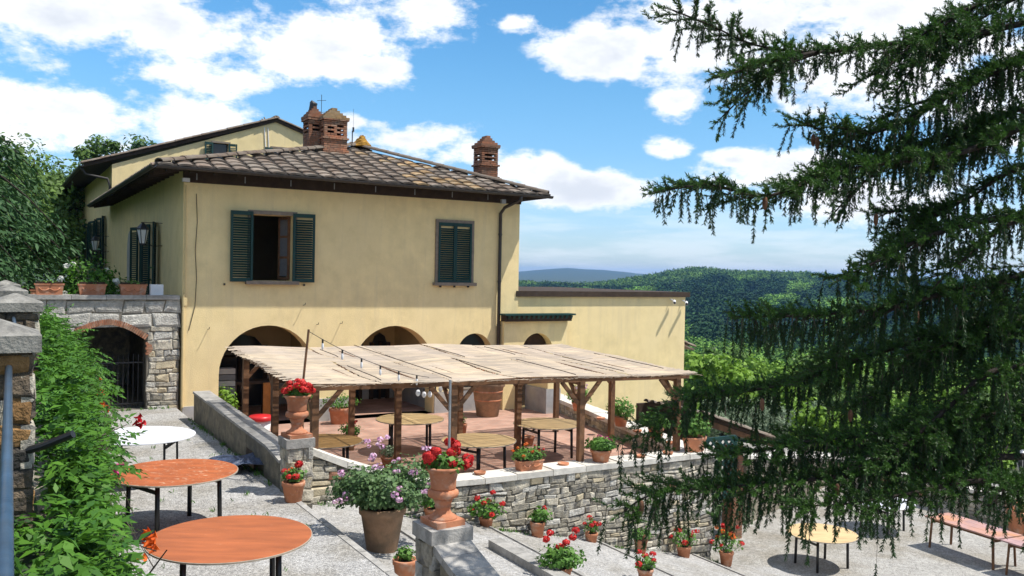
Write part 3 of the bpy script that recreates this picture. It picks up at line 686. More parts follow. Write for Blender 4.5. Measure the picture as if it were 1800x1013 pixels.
# ================================================================== the villa
vl = root('villa', 'yellow stucco villa with green shutters, arched ground floor and hipped tile roof', 'house', 0, 0, 0)
WALLTOP = 5.95
winL = rect(1.67, 2.74, 3.16, 4.87)
A1, A2, A3 = arch_ring(2.14, 1.24, -0.6, 0.76), arch_ring(5.68, 1.22, -0.6, 0.72), arch_ring(8.24, 0.57, 0.05, 1.11)
front = holed([(0, -0.9), (9.7, -0.9), (9.7, WALLTOP), (0, WALLTOP)], [[(a, max(b, -0.62)) for a, b in A1], [(a, max(b, -0.62)) for a, b in A2], A3, winL], 0.0, 0.55)
front.build('front_wall', 'stucco', vl)
# side wall (u = 0 plane) with door openings, local x -> v
def sideways(mb):   # turn (x,y,z) wall into the u=0 plane: x->v, y->u
    mb.v = [(y, x, z) for x, y, z in mb.v]; return mb
dr = [rect(3.9, 5.0, 1.96, 4.75), rect(6.4, 7.5, 1.96, 4.7)]
sideways(holed([(0.56, 1.5), (15.4, 1.5), (15.4, WALLTOP), (0.56, WALLTOP)], dr, 0.0, 0.5)).build('side_wall', 'stucco', vl)
MB().box((9.45, 8, 2.5), (.5, 14.8, 6.9)).build('end_wall', 'stucco', vl)
MB().box((5, 15.2, 2.5), (9.4, .4, 6.9)).build('back_wall', 'stucco', vl)
MB().box((4.8, 5.0, 2.35), (9.2, 8.8, .2)).build('upper_floor', 'interior', vl)
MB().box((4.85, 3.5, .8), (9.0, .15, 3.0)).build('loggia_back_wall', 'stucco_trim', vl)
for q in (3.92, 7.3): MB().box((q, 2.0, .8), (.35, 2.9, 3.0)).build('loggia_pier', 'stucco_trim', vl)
MB().box((4.85, 4.6, 4.2), (8.8, .1, 3.4)).build('room_wall', 'interior', vl)
# dark loggia doors with frames
for (x, w, h) in ((2.2, 1.5, 2.15), (5.3, 1.3, 2.0), (6.6, .55, 2.1)):
    d = MB(); d.prism([(x - w / 2, -.58), (x + w / 2, -.58), (x + w / 2, -.6 + h * .8), (x + w * .3, -.6 + h * .95), (x, -.6 + h), (x - w * .3, -.6 + h * .95), (x - w / 2, -.6 + h * .8)], 'y', 3.36, 3.42)
    dd = d.build('door', 'glass_dark', vl)
    fr = MB(); fr.box((x - w / 2, 3.34, .3), (.12, .1, 1.8)); fr.box((x + w / 2, 3.34, .3), (.12, .1, 1.8)); fr.box((x, 3.34, .9), (w, .06, .06)); fr.box((x, 3.33, .3), (.08, .08, 1.8)); fr.build('door_frame', 'dark_wood', dd)
# grey plinth
for (a, b) in ((0.03, 0.87), (3.41, 4.43), (6.93, 9.68)):
    MB().box(((a + b) / 2, -0.02, -0.30), (b - a, .05, .62)).build('plinth', 'plinth', vl)
for q in (3.92, 7.3): MB().box((q, 2.0, -.3), (.39, 2.92, .62)).build('plinth', 'plinth', vl)
MB().box((4.85, 3.40, -.15), (8.9, .04, .9)).build('plinth', 'plinth', vl)
MB().box((8.24, .25, 0.05), (1.14, .6, .04)).build('window_sill', 'stone_frame', vl)
MB().box((8.24, .4, .8), (1.2, .05, 1.7)).build('pane', 'glass_dark', vl)
# frieze, soffit, rafters, gutter
MB().box((4.85, -0.02, 5.78), (9.74, .05, .42)).build('frieze', 'eave_wood', vl)
EV, EL, ER, EZ = -0.92, -0.76, 10.2, 5.86
AP = (5.75, 3.55, 7.34); RB = (5.0, 16.0, 7.34)
dz = 0.05
sf = MB()
pan = lambda *p: [Vector(q) for q in p]
def plane_pts(a, b, c): return a, b, c
c_fl, c_fr, c_bl, c_br = (EL, EV, EZ), (ER, EV, EZ - .06), (EL, 16.0, EZ), (ER, 16.0, EZ - .06)
top = [c_fl, c_fr, c_br, c_bl, AP, (AP[0], 16.0, AP[2])]
low = [(a, b, z - .07) for a, b, z in top]
fs = [(0, 1, 4), (1, 2, 5, 4), (3, 0, 4, 5)]
sf.add(top + low, fs + [tuple(i + 6 for i in f[::-1]) for f in fs] + [(0, 6, 7, 1), (1, 7, 8, 2), (3, 9, 6, 0), (2, 8, 11, 5), (5, 11, 9, 3)])
roof = sf.build('roof', 'tile_pan', vl)
for k in range(20):
    x = EL + .25 + k * (ER - EL - .5) / 19
    MB().prism([(EV + .06, 5.80), (0.05, 6.06), (0.05, 5.94), (EV + .06, 5.70)], 'x', x - .04, x + .04).build('rafter', 'eave_wood', roof)
for k in range(22):
    y = 0 + k * .7
    MB().prism([(EL + .06, 5.80), (0.05, 5.98), (0.05, 5.86), (EL + .06, 5.70)], 'y', y - .04, y + .04).build('rafter', 'eave_wood', roof)
def gutter(p, q, r=.075):
    p, q = Vector(p), Vector(q); d = (q - p).normalized(); s = Vector((-d.y, d.x, 0)); vs = []; n = 8
    for P_ in (p, q):
        for k in range(n + 1):
            a = pi * k / n; vs.append(P_ + s * cos(a) * r + Vector((0, 0, -sin(a) * r)))
        for k in range(n, -1, -1):
            a = pi * k / n; vs.append(P_ + s * cos(a) * (r - .012) + Vector((0, 0, -sin(a) * (r - .012))))
    m_ = 2 * (n + 1); return MB().add(vs, [(i, (i + 1) % m_, (i + 1) % m_ + m_, i + m_) for i in range(m_)] + [tuple(range(m_)), tuple(range(2 * m_ - 1, m_ - 1, -1))])
gt = gutter((EL - .02, EV - .07, 5.84), (ER + .02, EV - .07, 5.78)).build('gutter', 'metal_dark', vl)
gutter((EL - .07, EV - .05, 5.85), (EL - .07, 15.3, 5.85)).build('gutter', 'metal_dark', vl)
for k in range(9):
    x = .3 + k * 1.18; b = MB(); b.box((x, -.04, 5.72), (.025, .02, .16)); b.build('bracket', 'galv', gt)
dp = MB().tube([(9.15, EV - .07, 5.72), (9.15, EV - .02, 5.62), (9.0, -.3, 5.42), (8.98, -.09, 5.25), (8.98, -.09, 4), (8.98, -.09, -.6)], .05, 12).build('downpipe', 'metal_dark', vl, True)
for z in (4.6, 3.2, 1.9): MB().tube([(8.98, -.09, z), (8.98, -.09, z + .05)], .06, 12).build('clip', 'metal_dark', dp)
# roof tiles: rows of half-round tiles climbing each slope
def coppo(L_=.44, r0_=.112, r1_=.092, th=.016, n=6, flat=.62):
    s = MB(); vs = []
    for (y, r) in ((0, r0_), (L_, r1_)):
        for rr, dz_ in ((r, 0), (r - th * .5, -th)):
            for k in range(n + 1): vs.append((rr * cos(pi * k / n), y, rr * flat * sin(pi * k / n) + (dz_ if 0 < k < n else dz_ * .6)))
    m_ = n + 1; fs = []
    for k in range(n): fs += [(k, k + 1, 2 * m_ + k + 1, 2 * m_ + k), (m_ + k + 1, m_ + k, 3 * m_ + k, 3 * m_ + k + 1), (k, m_ + k, m_ + k + 1, k + 1)]
    fs += [(0, 2 * m_, 3 * m_, m_), (n, m_ + n, 3 * m_ + n, 2 * m_ + n)]
    return s.add(vs, fs)
cop = coppo().build('roof_tile', 'tile', roof); cop_me = cop.data
me2 = cop_me.copy(); me2.materials.clear(); me2.materials.append(MATS['tile_lichen']); bpy.data.objects.remove(cop)
slab = coppo(.52, .178, .170, .045, 6, .22).build('roof_tile', 'tile', roof); slab_me = slab.data
slab2 = slab_me.copy(); slab2.materials.clear(); slab2.materials.append(MATS['tile_lichen']); bpy.data.objects.remove(slab)
fr_a, fr_b, fr_c = Vector(c_fl), Vector(c_fr), Vector(AP)
sl_f = math.atan2(AP[2] - EZ, AP[1] - EV)
tiles = []; sp = .44; ncol = int((ER - EL) / sp) + 1
for i in range(ncol):
    x = EL + .2 + i * sp
    s = 0
    while True:
        v = EV - .06 + s * .405 * cos(sl_f); t = (v - EV) / (AP[1] - EV)
        lo_, hi_ = EL + (AP[0] - EL) * t, ER + (AP[0] - ER) * t
        if v > AP[1]: break
        if not (lo_ - .02 < x < hi_ + .02):
            s += 1; continue
        z = EZ - .06 * (x - EL) / (ER - EL) + (v - EV) * math.tan(sl_f) * (1) + .015
        tiles.append((x, v, z)); s += 1
print('front tiles', len(tiles))
tiles.sort(key=lambda t: t[1])
rest = MB()
for k, (x, v, z) in enumerate(tiles):
    rx, rz_ = sl_f - .10 + random.uniform(-.02, .02), random.uniform(-.045, .045)
    lich = (5.2 < x + v * .3 < 8.2 and random.random() < .28) or random.random() < .03
    o = link('roof_tile', slab2 if lich else slab_me, roof)
    o.location = (x + random.uniform(-.012, .012), v, z + .02 + random.uniform(-.006, .012)); o.rotation_euler = (rx, 0, rz_)
# hip ridge tiles and left/right slope tiles as joined rows
def tile_row(mb, p, q, step=.36, jitter=.012, scale=1.0):
    p, q = Vector(p), Vector(q); d = q - p; n = int(d.length / step); z = d.normalized()
    x = z.cross(Vector((0, 0, 1))).normalized(); y = x.cross(z)
    R = Matrix((x, z, y)).transposed()
    for k in range(n):
        c = p + d * (k / n) + y * random.uniform(0, jitter) + x * random.uniform(-jitter, jitter)
        vs = [R @ (Vector(w.co) * scale) + c + y * .0 for w in cop_me.vertices]
        mb.add(vs, [tuple(f.vertices) for f in cop_me.polygons], random.random() * .3)
hip = MB(); tile_row(hip, Vector(c_fr) + Vector((-.05, .05, .07)), Vector(AP) + Vector((0, 0, .08)), scale=1.25); tile_row(hip, Vector(c_fl) + Vector((.05, .05, .07)), Vector(AP) + Vector((0, 0, .08)), scale=1.25)
hip.build('hip_tiles', 'tile', roof)['kind'] = 'stuff'
ls = MB()
for k in range(60):
    v = EV + .15 + k * .262; m_ = min(1, (v - EV) / (AP[1] - EV)); top_ = Vector((EL + (AP[0] - EL) * m_, v, EZ + (AP[2] - EZ) * m_ + .02))
    e = Vector((EL - .06, v, EZ + .0))
    n_ = max(2, int((top_ - e).length / .36)); tile_row(ls, e, e + (top_ - e) * min(1, 3.0 / n_) if n_ > 3 else top_)
ls.build('side_slope_tiles', 'tile', roof)['kind'] = 'stuff'
rs_ = MB()
for k in range(30):
    v = EV + .15 + k * .262; m_ = min(1, (v - EV) / (AP[1] - EV)); top_ = Vector((ER + (AP[0] - ER) * m_, v, EZ - .06 + (AP[2] - EZ) * m_ + .02))
    e = Vector((ER + .06, v, EZ - .06)); tile_row(rs_, e, e + (top_ - e) * min(1, 1.4 / max(.3, (top_ - e).length)))
rs_.build('end_slope_tiles', 'tile', roof)['kind'] = 'stuff'
# lichen covered ridge knob
kn = MB(); kn.lathe([(.34, 0), (.33, .06), (.26, .12), (.22, .2), (.13, .26), (.10, .34), (.03, .38)], 10, (AP[0] + .2, AP[1], AP[2] + .02)); kn.v = [(x + random.uniform(-.04, .04), y + random.uniform(-.04, .04), z + random.uniform(-.03, .03)) for x, y, z in kn.v]; kn.build('ridge_cap', 'lichen', roof)

# windows
def shutter(parent, x, z, w, h, y, ang, hinge, name='shutter'):
    """louvred leaf; hinge edge at x, opening angle ang"""
    r = bpy.data.objects.new(name, None)
    fr = MB(); t = .045
    for a in (t / 2, w - t / 2): fr.box((a, 0, h / 2), (.06, t, h))
    for b in (.05, h - .05, ): fr.box((w / 2, 0, b), (w - .12, t, .10))
    leaf = fr.build('shutter', 'green_paint', parent)
    n = int((h - .25) / .062)
    for k in range(n):
        s = MB().box((w / 2, 0, .14 + k * (h - .26) / n), (w - .12, .008, .055), rot=Matrix.Rotation(-.7, 3, 'X'))
        s.build('slat', 'green_paint', leaf)
    leaf.location = (x, y, z); leaf.rotation_euler = (0, 0, ang); bpy.data.objects.remove(r); return leaf
def wframe(parent, x0, x1, z0, z1, w=.10, y=-.03, sill=True):
    f = MB(); f.box(((x0 + x1) / 2, y, z1 + w / 2), (x1 - x0 + 2 * w, .06, w))
    for x in (x0 - w / 2, x1 + w / 2): f.box((x, y, (z0 + z1) / 2), (w, .056, z1 - z0))
    o = f.build('window_frame', 'stone_frame', parent)
    if sill: MB().box(((x0 + x1) / 2, -.06, z0 - .05), (x1 - x0 + .3, .2, .09)).build('window_sill', 'stone_frame', parent)
    return o
wframe(vl, 1.67, 2.74, 3.16, 4.87)
shutter(vl, 1.68, 3.13, .56, 1.80, -.09, pi + .10, 0)
shutter(vl, 2.73, 3.13, .56, 1.80, -.09, -.10, 0)
# open casement inside the left window
cs = MB(); 
for a in (0, .42): cs.box((a, 0, .85), (.06, .05, 1.66))
for b in (.04, .6, 1.15, 1.64): cs.box((.21, 0, b), (.36, .04, .06))
co = cs.build('casement', 'brown_wood', vl); co.location = (2.70, .22, 3.18); co.rotation_euler = (0, 0, pi / 2 + .32)
g = MB().box((.21, 0, .85), (.36, .01, 1.5)).build('pane', 'curtain', co)
wframe(vl, 6.97, 8.03, 3.18, 4.90, .09)
shutter(vl, 6.97, 3.15, .53, 1.75, -.06, 0, 0); shutter(vl, 7.50, 3.15, .53, 1.75, -.06, 0, 0)
for x in (1.0, 3.05, 7.05, 7.95, 7.5): MB().box((x, -.05, 3.06), (.03, .09, .05)).build('shutter_stop', 'iron', vl)
# tall side shutters
for (y0, y1) in ((3.9, 5.0), (6.4, 7.5)):
    for s in (0, 1):
        lf = shutter(vl, 0, 1.98, .56, 2.75, 0, 0, 0); lf.location = (-.06, y0 if s == 0 else y1, 1.98); lf.rotation_euler = (0, 0, (-pi / 2 - .25) if s == 0 else (pi / 2 + .25))
    MB().box((.2, (y0 + y1) / 2, 3.35), (.05, y1 - y0, 2.8)).build('door', 'glass_dark', vl)
MB().prism([(9.2, 1.96), (10.3, 1.96), (10.3, 4.2), (10.05, 4.55), (9.75, 4.68), (9.45, 4.55), (9.2, 4.2)], 'x', -.03, .02).build('blind_door', 'plinth', vl)
MB().box((-.03, 7.5, 2.2), (.06, 14.6, .5)).build('plinth', 'plinth', vl)
# pipes and cables at the corner, wall hooks
MB().tube([(.05, -.04, 5.5), (.05, -.04, 2.6)], .02, 8).build('conduit', 'stucco_trim', vl)
MB().tube([(.02, -.05, 2.8), (.02, -.05, 0.0)], .035, 8).build('conduit', 'stucco_trim', vl)
MB().tube([(.30, -.02, 5.3), (.33, -.02, 4.6), (.29, -.02, 3.9), (.33, -.02, 3.2), (.30, -.02, 2.5), (.16, -.02, 1.9)], .008, 6).build('cable', 'wire', vl)
MB().box((.04, -.06, 5.62), (.17, .12, .09)).build('lamp_box', 'white_plastic', vl)
MB().box((.06, -.06, 2.62), (.09, .06, .2)).build('junction_box', 'stucco_trim', vl)
for (u_, z_) in ((.62, 1.92), (3.42, 2.0), (4.08, 2.02), (3.05, 2.52)):
    h = MB(); h.tube([(u_, .02, z_), (u_, -.16, z_ + .02), (u_, -.19, z_ + .07)], .008, 6); h.build('hook', 'iron', vl)
MB().box((8.85, -.45, 5.58), (.14, .1, .12)).build('floodlight', 'galv', vl)
# chimneys of real brick courses
def chimney(cx, cy, zb, w, d, h, name, parent):
    mb = MB(); z = zb; k = 0; bh = .062
    while z < zb + h:
        rel = z - zb; grow = .045 if (h * .50 < rel < h * .54 or rel > h * .92 or .18 < rel < .25) else 0
        ww, dd = w + grow * 2, d + grow * 2; openband = h * .60 < rel < h * .86
        for (L_, ax) in ((ww, 0), (dd, 1)):
            for sgn in (-1, 1):
                n = max(2, round(L_ / .21)); off = .105 if k % 2 else 0; x = -L_ / 2 + (0 if ax == 0 else .0)
                xs = [-L_ / 2] + [t for t in np.arange(-L_ / 2 + .2 - off * .9, L_ / 2 - .05, .2)] + [L_ / 2]
                for a, b in zip(xs[:-1], xs[1:]):
                    mid = (a + b) / 2
                    if openband and (abs(abs(mid) - L_ * .2) < L_ * .115): continue
                    pr_ = random.uniform(-.004, .004); r_ = random.random() * .75
                    if ax == 0: mb.box((cx + mid, cy + sgn * (dd / 2 - .05 + pr_), z + bh / 2), (b - a - .012, .1, bh - .012), a=r_)
                    else: mb.box((cx + sgn * (ww / 2 - .05 + pr_), cy + mid, z + bh / 2), (.1, b - a - .012, bh - .012), a=r_)
        z += bh; k += 1
    c = mb.build('chimney', 'brick', parent); c['kind'] = 'stuff'
    MB().box((cx, cy, zb + h * .29), (w - .03, d - .03, h * .58 + .0)).build('mortar_core', 'mortar', c)
    MB().box((cx, cy, zb + h * .73), (w * .5, d * .5, h * .3)).build('flue', 'dark_void', c)
    top = MB(); z0 = zb + h; ww, dd = w + .1, d + .1
    for i in range(5):
        f = 1 - i * .2; top.box((cx, cy, z0 + .035 + i * .07), (ww * f, dd * max(.5, f), .068), a=random.random() * .6)
    return c, top
c, t = chimney(4.72, 2.75, 6.75, .72, .62, 1.22, 'c', vl); t.build('chimney_cap', 'tile_lichen', c)
c2, t2 = chimney(4.22, 3.05, 6.75, .44, .6, 1.26, 'c', vl); t2.build('chimney_cap', 'brick', c2)
MB().tube([(4.15, 3.0, 8.2), (4.2, 2.98, 8.45), (4.12, 3.0, 8.52)], [.1, .12, .05], 7).build('cowl', 'iron', c2)
c3, t3 = chimney(9.12, 1.15, 6.15, .58, .55, 1.22, 'c', vl); t3.build('chimney_cap', 'brick', c3)
# aerials
an = root('roof_aerial', 'thin black television aerial rising behind the double brick chimney', 'aerial', 4.55, 3.3, 8.2)
MB().tube([(0, 0, -.3), (0, 0, .62)], .009, 6).build('mast', 'iron', an); MB().bar((-.14, 0, .42), (.14, 0, .46), .012).build('element', 'iron', an); MB().bar((-.14, 0, .05), (.12, 0, .1), .012).build('element', 'iron', an)
an = root('roof_aerial', 'whip aerial on a bracket between the double chimney and the yellow ridge cap', 'aerial', 5.55, 3.3, 7.2)
MB().tube([(0, 0, 0), (0, 0, .62)], .018, 6).build('mast', 'iron', an); MB().tube([(.03, 0, .55), (.03, 0, 1.3)], .004, 5).build('whip', 'iron', an); MB().bar((-.3, 0, .2), (.02, 0, .2), .015).build('arm', 'iron', an); MB().box((.03, 0, .66), (.05, .04, .14)).build('head', 'iron', an)

# extension wing on the right
ex = root('extension', 'low yellow flat-roofed wing with dark fascia joined to the villa', 'house', 9.7, .06, 0)
MB().box((3.375, 4.0, -.22), (6.75, 8.0, 6.0)).build('wall', 'stucco', ex)
MB().box((3.4, 4.0, 2.86), (6.95, 8.2, .17)).build('fascia', 'eave_wood', ex)
te = MB()
for k in range(9): tile_row(te, (6.95 + .62, .4 + k * .26, 1.02), (6.75, .4 + k * .26, 1.3), step=.36)
te.box((7.12, 1.5, 1.05), (.8, 2.4, .05), rot=Matrix.Rotation(.33, 3, 'Y')); te.build('side_eave', 'tile', ex)['kind'] = 'stuff'
for (x, z) in ((6.06, 2.62), (6.6, 2.58)):
    c = root('security_camera', 'small white security camera under the dark fascia, ' + ('inner one of the pair' if x < 6.3 else 'at the outer corner of the wing'), 'camera', 9.7 + x, 0.05, z)
    MB().tube([(0, 0, .08), (0, -.12, .06)], .02, 8).build('bracket', 'white_plastic', c)
    MB().tube([(.10, -.10, .02), (-.08, -.32, -.03)], [.05, .05], 10).build('body', 'white_plastic', c); MB().tube([(-.08, -.32, -.03), (-.095, -.335, -.034)], [.043, .03], 10).build('lens', 'black_paint', c)
# porch with dentilled canopy
po = root('porch', 'shallow yellow porch with small arch under a dark green dentilled canopy', 'porch', 9.06, 0, 0)
holed([(0, -.6), (2.28, -.6), (2.28, 2.05), (0, 2.05)], [arch_ring(1.20, .55, -.58, 1.12)], -.28, .05).build('wall', 'stucco', po)
MB().box((1.2, .047, .56), (1.14, .01, 2.3)).build('door', 'dark_wood', po)
cn = MB().box((1.16, -.33, 2.245), (2.50, .42, .05)).build('canopy', 'green_paint', po)
MB().box((1.14, -.30, 2.13), (2.36, .30, .18)).build('canopy_board', 'dark_wood', cn)
for k in range(14): MB().prism([(-.50, 2.21), (-.36, 2.21), (-.36, 2.06), (-.42, 2.06)], 'x', .02 + k * .172, .10 + k * .172).build('dentil', 'green_paint', cn)
st = root('stair_wall', 'short yellow stub wall with grey plinth under the reed canopy beside the porch', 'wall', 9.9, 0, -.6)
MB().box((.22, -.86, .9), (.44, 1.14, 1.8)).build('wall', 'stucco', st); MB().box((.2, -.85, .36), (.50, 1.18, .72)).build('plinth', 'plinth', st)

# ================================================================== rear house
rh = root('rear_house', 'taller yellow gabled house behind the villa with deep dark eaves', 'house', 0, 15.4, 0)
RU, RZ_, EZ2 = 6.5, 10.0, 7.45
gable = [(0, 1.5), (13, 1.5), (13, 7.75), (RU, RZ_ - .12), (0, 7.52)]
gh = [rect(3.85, 4.5, 8.0, 8.75), rect(6.35, 7.15, 8.0, 8.72)]
holed(gable, gh, 0, .5).build('gable_wall', 'stucco', rh)
sideways(holed([(.5, 1.5), (17.5, 1.5), (17.5, 7.5), (.5, 7.5)], [rect(2.2, 3.4, 3.3, 5.6), rect(5.4, 6.5, 3.4, 5.6), rect(8.4, 9.5, 3.4, 5.6), rect(11.5, 12.5, 3.4, 5.6)], 0, .5)).build('side_wall', 'stucco', rh)
for (y0, y1) in ((2.2, 3.4), (5.4, 6.5), (8.4, 9.5), (11.5, 12.5)):
    MB().box((.12, (y0 + y1) / 2, 4.5), (.04, y1 - y0, 2.3)).build('window', 'glass_dark', rh)
    for s, q in ((0, y0), (1, y1)):
        lf = shutter(rh, 0, 3.35, .58, 2.2, 0, 0, 0); lf.location = (-.06, q, 3.35); lf.rotation_euler = (0, 0, (-pi / 2 - .2) if s == 0 else (pi / 2 + .2))
r2 = MB(); sl = (RZ_ - EZ2) / (RU + 1.05)
for (xa, za, xb, zb) in ((-1.05, EZ2, RU, RZ_), (RU, RZ_, 14.1, RZ_ - (14.1 - RU) * sl)):
    r2.prism([(xa, za), (xb, zb), (xb, zb - .12), (xa, za - .12)], 'y', -.10, 17.8)
ro = r2.build('roof', 'eave_wood', rh)
vt = MB(); tile_row(vt, (-1.1, -.06, EZ2 + .02), (RU, -.06, RZ_ + .03), scale=1.1); tile_row(vt, (14.1, -.06, RZ_ - (14.1 - RU) * sl + .02), (RU, -.06, RZ_ + .03), scale=1.1)
tile_row(vt, (-1.1, .22, EZ2 + .02), (RU, .22, RZ_ + .03), scale=1.1); tile_row(vt, (14.1, .22, RZ_ - (14.1 - RU) * sl + .02), (RU, .22, RZ_ + .03), scale=1.1)
tile_row(vt, (RU, -.1, RZ_ + .06), (RU, 6, RZ_ + .06), scale=1.3)
vt.build('verge_tiles', 'tile', ro)['kind'] = 'stuff'
gutter((-1.12, -.4, EZ2 - .06), (-1.12, 17.5, EZ2 - .06), .085).build('gutter', 'metal_dark', rh)
MB().tube([(-1.1, .0, EZ2 - .14), (-.95, .05, EZ2 - .38), (-.15, .1, EZ2 - .5), (-.06, .1, EZ2 - .8), (-.06, .1, 5.9)], .05, 10).build('downpipe', 'metal_dark', rh, True)
for (x0, x1) in ((3.85, 4.5), (6.35, 7.15)):
    MB().box(((x0 + x1) / 2, .15, 8.37), (x1 - x0, .04, .75)).build('window', 'glass_dark', rh)
    wframe(rh, x0, x1, 8.0, 8.74, .07, sill=False)
    for s in (0, 1): shutter(rh, x0 if s == 0 else x1, 8.0, .33, .74, -.08, (pi + .12) if s == 0 else -.12, 0)
for k, (a, b) in enumerate(((-.3, .25), (.3, .2), (-.2, .33))): MB().bar((RU + .2, 2, RZ_ + .05), (RU + .2 + a, 2, RZ_ + .05 + b), .04).build('ridge_finial', 'lichen', ro)
MB().tube([(6.0, -.02, 9.6), (6.05, -.03, 8.8), (6.0, -.03, 8.1)], .02, 6).build('cable', 'white_plastic', rh)
MB().tube([(6.15, -.02, 9.6), (6.2, -.03, 8.8), (6.12, -.03, 8.1)], .02, 6).build('cable', 'white_plastic', rh)
# wall lanterns on the shaded side
for (v_, lab) in ((2.9, 'black iron wall lantern on scroll bracket near the villa corner'), (15.9, 'black iron wall lantern at the junction with the rear house')):
    ln = root('wall_lantern', lab, 'lantern', -.03, v_, 4.05, group='wall lanterns')
    MB().tube([(0, 0, 0), (-.25, 0, -.02), (-.42, 0, .08), (-.5, 0, .02)], .014, 6).build('bracket', 'iron', ln)
    MB().tube([(0, 0, .62), (-.55, 0, .62)], .01, 6).build('arm', 'iron', ln)
    g_ = MB(); g_.lathe([(.08, .05), (.15, .42)], 6, (-.5, 0, 0)); g_.build('glass', 'white_plastic', ln)
    f_ = MB()
    for k in range(6):
        a = 2 * pi * k / 6; f_.bar((-.5 + .083 * cos(a), .083 * sin(a), .05), (-.5 + .155 * cos(a), .155 * sin(a), .42), .016)
    f_.lathe([(.17, .42), (.17, .45), (.08, .56), (.02, .62)], 6, (-.5, 0, 0)); f_.lathe([(.09, 0), (.09, .05)], 6, (-.5, 0, 0)); f_.build('frame', 'iron', ln)
solo('utility_box', MB().box((0, 0, .13), (.3, .2, .26)).box((0, -.11, .14), (.12, .012, .02)), 'white_plastic', 'white plastic utility box on the terrace wall at the villa corner', 'box', -.55, .35, 2.77)
# ================================================================== pergola with reed mats
pg = root('pergola', 'timber pergola roofed with pale reed mats over the paved courtyard', 'pergola', 0, 0, 0)
FL, FR, BL, BR = Vector((.32, -9.0, 1.60)), Vector((8.62, -9.0, 1.44)), Vector((.45, -3.68, 1.75)), Vector((8.80, -3.68, 1.60))
def SR(a, b): return FL.lerp(FR, a).lerp(BL.lerp(BR, a), b)
def SA(u, b):   # a for given u at row b
    l, r = FL.lerp(BL, b).x, FR.lerp(BR, b).x; return (u - l) / (r - l)
ROWS = [(.045, [.55, 3.1, 5.9, 8.36]), (.49, [.55, 3.05, 5.9, 8.45]), (.945, [.6, 2.98, 5.72, 8.52])]
for (b, us) in ROWS:
    p0, p1 = SR(-.005, b), SR(1.005, b); MB().bar(p0 - Vector((0, 0, .075)), p1 - Vector((0, 0, .075)), .07, .11).build('beam', 'brown_wood', pg)
    for i, u in enumerate(us):
        t = SR(SA(u, b), b); lean = random.uniform(-.02, .02)
        MB().bar((t.x + lean, t.y, -.62), (t.x, t.y, t.z - .12), .115, .115).build('post', 'brown_wood', pg)
        for s in (-1, 1):
            if (i == 0 and s < 0) or (i == len(us) - 1 and s > 0): continue
            if b > .5 and random.random() < .4: continue
            MB().bar((t.x, t.y, t.z - .62), (t.x + s * .46, t.y, t.z - .12), .055, .07).build('brace', 'brown_wood', pg)
        if b < .9: MB().bar((t.x, t.y, t.z - .6), (t.x - .0, t.y + .42, t.z - .14), .055, .07).build('brace', 'brown_wood', pg)
for i in range(4):
    p = [SR(SA(us[i], b), b) for b, us in ROWS]
    for q0, q1 in zip(p[:-1], p[1:]): MB().bar(q0 - Vector((0, 0, .15)), q1 - Vector((0, 0, .15)), .07, .10).build('joist', 'brown_wood', pg)
for k in range(9):
    a = k / 8.; MB().bar(SR(a, 0) - Vector((0, 0, .012)), SR(a, 1) - Vector((0, 0, .012)), .035, .02).build('batten', 'brown_wood', pg)
def mat_panel(a0, a1, b0, b1, lift):
    rows = int((b1 - b0) * 5.32 / .0235); V_ = []; F_ = []; A_ = []; nseg = 4
    base = random.random() * .5; ph = random.uniform(0, 9); band = 0
    for k in range(rows):
        b = b0 + (b1 - b0) * (k + random.uniform(-1.2, 1.2)) / rows
        e0, e1 = a0 + random.uniform(0, .004), a1 - random.uniform(0, .004)
        if a0 == 0: e0 -= random.uniform(0, .012) if random.random() < .8 else .03
        if a1 == 1: e1 += random.uniform(0, .012)
        if random.random() < .3: band = random.uniform(-.35, .5)
        h = random.uniform(.004, .013); w = random.uniform(.006, .0095); o_ = len(V_)
        wob = random.uniform(-.006, .006)
        for s in range(nseg + 1):
            a = e0 + (e1 - e0) * s / nseg; p = SR(a, b)
            sag = .028 * sin(a * 25.0) * sin(b * 9.0) + .02 * sin(a * 11 + 2) - .025 * sin(pi * ((b * 2.0) % 1))
            z = p.z + lift + sag + h; y = p.y + wob * sin(s * 2.1 + k)
            V_ += [(p.x, y - w, z - .006), (p.x, y, z + .004), (p.x, y + w, z - .006)]
        for s in range(nseg):
            i0 = o_ + s * 3; F_ += [(i0, i0 + 1, i0 + 4, i0 + 3), (i0 + 1, i0 + 2, i0 + 5, i0 + 4)]; r_ = min(1, max(0, base + band * .7 + random.uniform(-.25, .35) + .2 * sin(s * 1.9 + ph))); A_ += [r_, r_]
    V_ = np.array(V_); F_ = np.array(F_); o = mesh_np('reed_mat', V_, F_, 'reed', pg, np.array(A_)); return o
cols_f = [0, .155, .315, .47, .635, .80, 1.0]; cols_b = [0, .19, .345, .52, .69, .85, 1.0]
for i in range(6):
    mat_panel(cols_f[i] + (.0012 if i else 0), cols_f[i + 1] - (.0012 if i < 5 else 0), -.012, .525, .012 + .006 * (i % 2))
    mat_panel(cols_b[i] + (.0012 if i else 0), cols_b[i + 1] - (.0012 if i < 5 else 0), .515, 1.01, .020 + .006 * (i % 2))
for (a, b0, b1) in ((.315, .0, 1.0), (.155, .0, .35), (.47, 0.1, .5), (.635, 0, .45), (.80, .05, .5), (.52, .55, .97), (.69, .6, .9), (.19, .6, .85), (.95, .1, .6)):
    MB().tube([SR(a + (.004 if b else 0), b0 + (b1 - b0) * b) + Vector((0, 0, .052)) for b in np.linspace(0, 1, 6)], .008, 5).build('tie_cane', 'dark_wood', pg)
